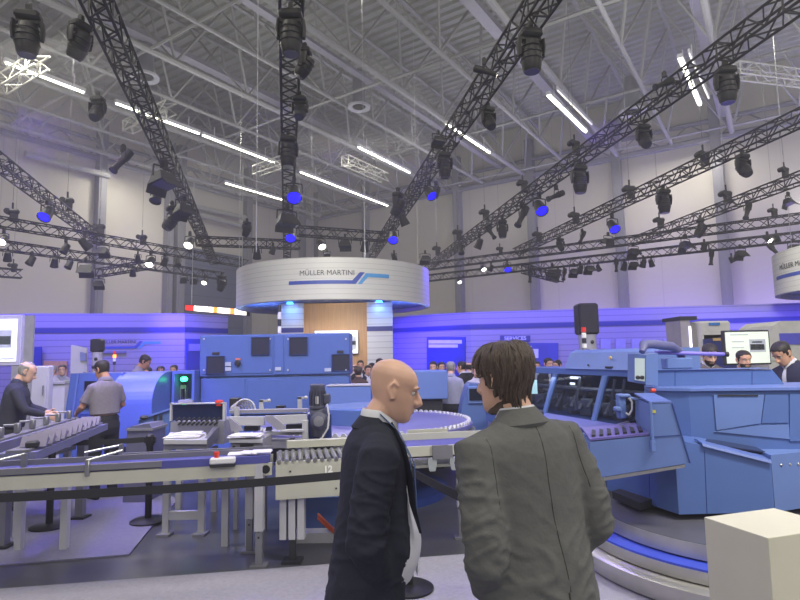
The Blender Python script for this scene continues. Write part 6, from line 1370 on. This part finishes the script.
for vi, px, py, Y, hd, tm_, hm, lab in far:
    src = FAR[vi].root; o = src if vi not in usedf else dup(src); usedf.add(vi)
    h = W(px, py, Y).z; H0 = 1.74 if vi in (0, 1) else (1.68 if vi == 2 else 1.72); k = h / (H0 + .012); o.scale = (k,) * 3
    o.location = (gx(px, Y), Y, 0); o.rotation_euler = (0, 0, math.radians(hd)); o['label'] = lab; o['group'] = 'visitors in the background'
    for c in o.children:
        if c.name.startswith('suit_jacket') or (vi in (1, 2) and (c.name.startswith('shirt') or c.name.startswith('collar'))) or c.name.startswith('jacket_collar'): setmat(c, tm_)
        if c.name.startswith('hair'): setmat(c, hm)
# ================================================================== LIGHT
def area(name, loc, size, sizey, power, color, target=None, spread=PI):
    l = bpy.data.lights.new(name, 'AREA'); l.shape = 'RECTANGLE'; l.size = size; l.size_y = sizey; l.energy = power; l.color = color; l.spread = spread
    o = bpy.data.objects.new(name, l); COL.objects.link(o); o.location = loc
    d = (V(target) - V(loc)).normalized() if target is not None else V((0, 0, -1)); o.rotation_euler = d.to_track_quat('-Z', 'Y').to_euler(); return o
w = bpy.data.worlds.new('hall_air'); w.use_nodes = True; sc.world = w
w.node_tree.nodes['Background'].inputs[0].default_value = (1, .985, .93, 1); w.node_tree.nodes['Background'].inputs[1].default_value = .24
WARM = (1, .95, .83); BLU = (.085, .05, 1.0)
nv = w.node_tree.nodes.new('ShaderNodeVolumeScatter'); nv.inputs['Density'].default_value = .0055; nv.inputs['Anisotropy'].default_value = .2; nv.inputs['Color'].default_value = (.97, .97, 1, 1)
w.node_tree.links.new(nv.outputs[0], w.node_tree.nodes['World Output'].inputs['Volume'])
# unseen fill added behind and beside the visitors, replacing ambient lost in the haze
for x, y, z, p in ((0, -9, 8, 600), (14, -5, 8, 520), (-14, -5, 8, 420), (30, 4, 7, 280)): area('hall_fill', (x, y, z), 8, 4, p, (1, .97, .9), (x * .2, 8, 1.5))
# long roof strip lamps
for x, y, p in ((-8, 4, 560), (2, 0, 520), (12, 3, 420), (-12, 16, 700), (0, 13, 160), (12, 14, 260), (-2, 24, 650), (-11, 27, 420), (12, 25, 420), (26, 18, 300), (26, 8, 420)):
    area('roof_strip_lamp', (x, y, ZC - .6), 6, .6, p, WARM)
# unseen lamps added to stand in for light bounced onto the roof deck
for x, y, p in ((-8, 8, 280), (6, 6, 330), (8, 14, 330), (-6, 20, 220), (4, 26, 260), (18, 12, 380), (20, 22, 300)): area('roof_bounce_fill', (x, y, 7.5), 5, 5, p, (1, .98, .95), (x, y, 15))
# blue wash over the stand walls
def wash(x, y, z, tx, ty, tz, p, c=BLU, s=1.2): return area('blue_wash_lamp', (x, y, z), s, .4, p, c, (tx, ty, tz), math.radians(100))
for i in range(5):
    q = LB[0].lerp(LB[2], (i + .5) / 5); wash(q.x, q.y - 2.0, 4.9, q.x, q.y, 1.9, 42)
q = LB[2].lerp(LB[3], .5); wash(q.x - .5, q.y - 1.6, 3.0, q.x, q.y, 1.9, 50)
for a, b, n in ((RB[0], RB[1], 3), (RB[1], RB[2], 3), (RB[2], RB[3], 4)):
    for i in range(n): q = a.lerp(b, (i + .5) / n); wash(q.x - .3, q.y - 1.5, (4.5 if q.x > 1.5 else 3.0) if q.x < 8.3 else 2.7, q.x, q.y, 1.7, 44 if q.x < 8.3 else 26)
# blue uplight on the hall wall behind the stand
for px in (560, 640, 720, 800, 880):
    p = VP(px, 300, *RW); d = p.normalized(); area('wall_uplight', (p.x - d.x * 2.2, p.y - d.y * 2.2, .6), 4, .5, 250, (.28, .2, 1.0), (p.x, p.y, 5.0))
for px in (-20, 40, 100, 160):
    p = VP(px, 300, *LW); d = V((p.x, p.y, 0)).normalized(); area('wall_uplight', (p.x - d.x * 2.2, p.y - d.y * 2.2, .6), 4, .5, 60, (.36, .28, 1.0), (p.x, p.y, 4.5))
# warm front light of the stand lamps on the machines and the round sign
for x, y, p in ((-3.2, 6.6, 70), (0, 7, 38), (3.6, 4.0, 120)): area('stand_fill_lamp', (x, y - 1.5, 4.7), 1.2, .8, p, (1, .96, .86), (x, y + 1.0, 1), math.radians(130))
area('stand_fill_lamp', (-1.5, 9, 4.4), 1.5, .5, 16, (1, .98, .84), (-1.8, 13.4, 3.6), math.radians(70))
area('stand_fill_lamp', (gx(336, 13.4), 13.4, 2.95), .8, .3, 13, (1, .93, .8), (gx(336, 15.2), 15.2, 2.3), math.radians(120))  # unseen lamp added under the ring to brighten the wood panel
area('blue_stage_lamp', (gx(147, 8), 7.0, 4.4), .3, .3, 24, (.3, .14, 1.0), (gx(147, 8.5), 8.5, 1.0), math.radians(40))
area('guard_fill', (1.95, 6.7, 1.42), 1.2, .1, 2.2, (.9, .95, 1), (1.75, 6.6, 1.0))  # unseen lamp added behind the glass to lighten the mechanism
area('stand_fill_lamp', (7.2, 9.5, 4.4), 1.0, .5, 60, (1, .97, .86), (9.6, 12.4, 3.6), math.radians(90))  # unseen lamp added to brighten the cut-off curved sign
area('soffit_fill', (gx(335, 16) - 2.0, 15.2, 2.3), .8, .5, 14, (.35, .5, 1.0), (gx(335, 16) - 2.05, 15.2, 3.2), math.radians(120)); area('soffit_fill', (gx(335, 16) + 2.0, 15.2, 2.3), .8, .5, 14, (.35, .5, 1.0), (gx(335, 16) + 2.05, 15.2, 3.2), math.radians(120))  # unseen upward pair added to brighten the underside of the round sign
# blue lamps over the machines and floor
for x, y, p in ((-4.5, 6.8, 190), (-1.5, 6.6, 12), (2.8, 7.4, 50), (4.4, 5.6, 26), (.4, 8.6, 36), (-.9, 8.1, 26)): area('blue_stage_lamp', (x, y, 4.8), .5, .5, p, (.18, .12, 1.0), (x, y + .3, 0))
for px in (292, 380): area('blue_downlight', (gx(px, YT), YT - .3, 3.1), .12, .12, 4, (.2, .4, 1.0), (gx(px, YT), YT - .1, 1.0))
sc.view_settings.view_transform = 'Standard'; sc.view_settings.look = 'None'; sc.view_settings.gamma = 1; sc.view_settings.use_curve_mapping = False; sc.view_settings.exposure = 0.0
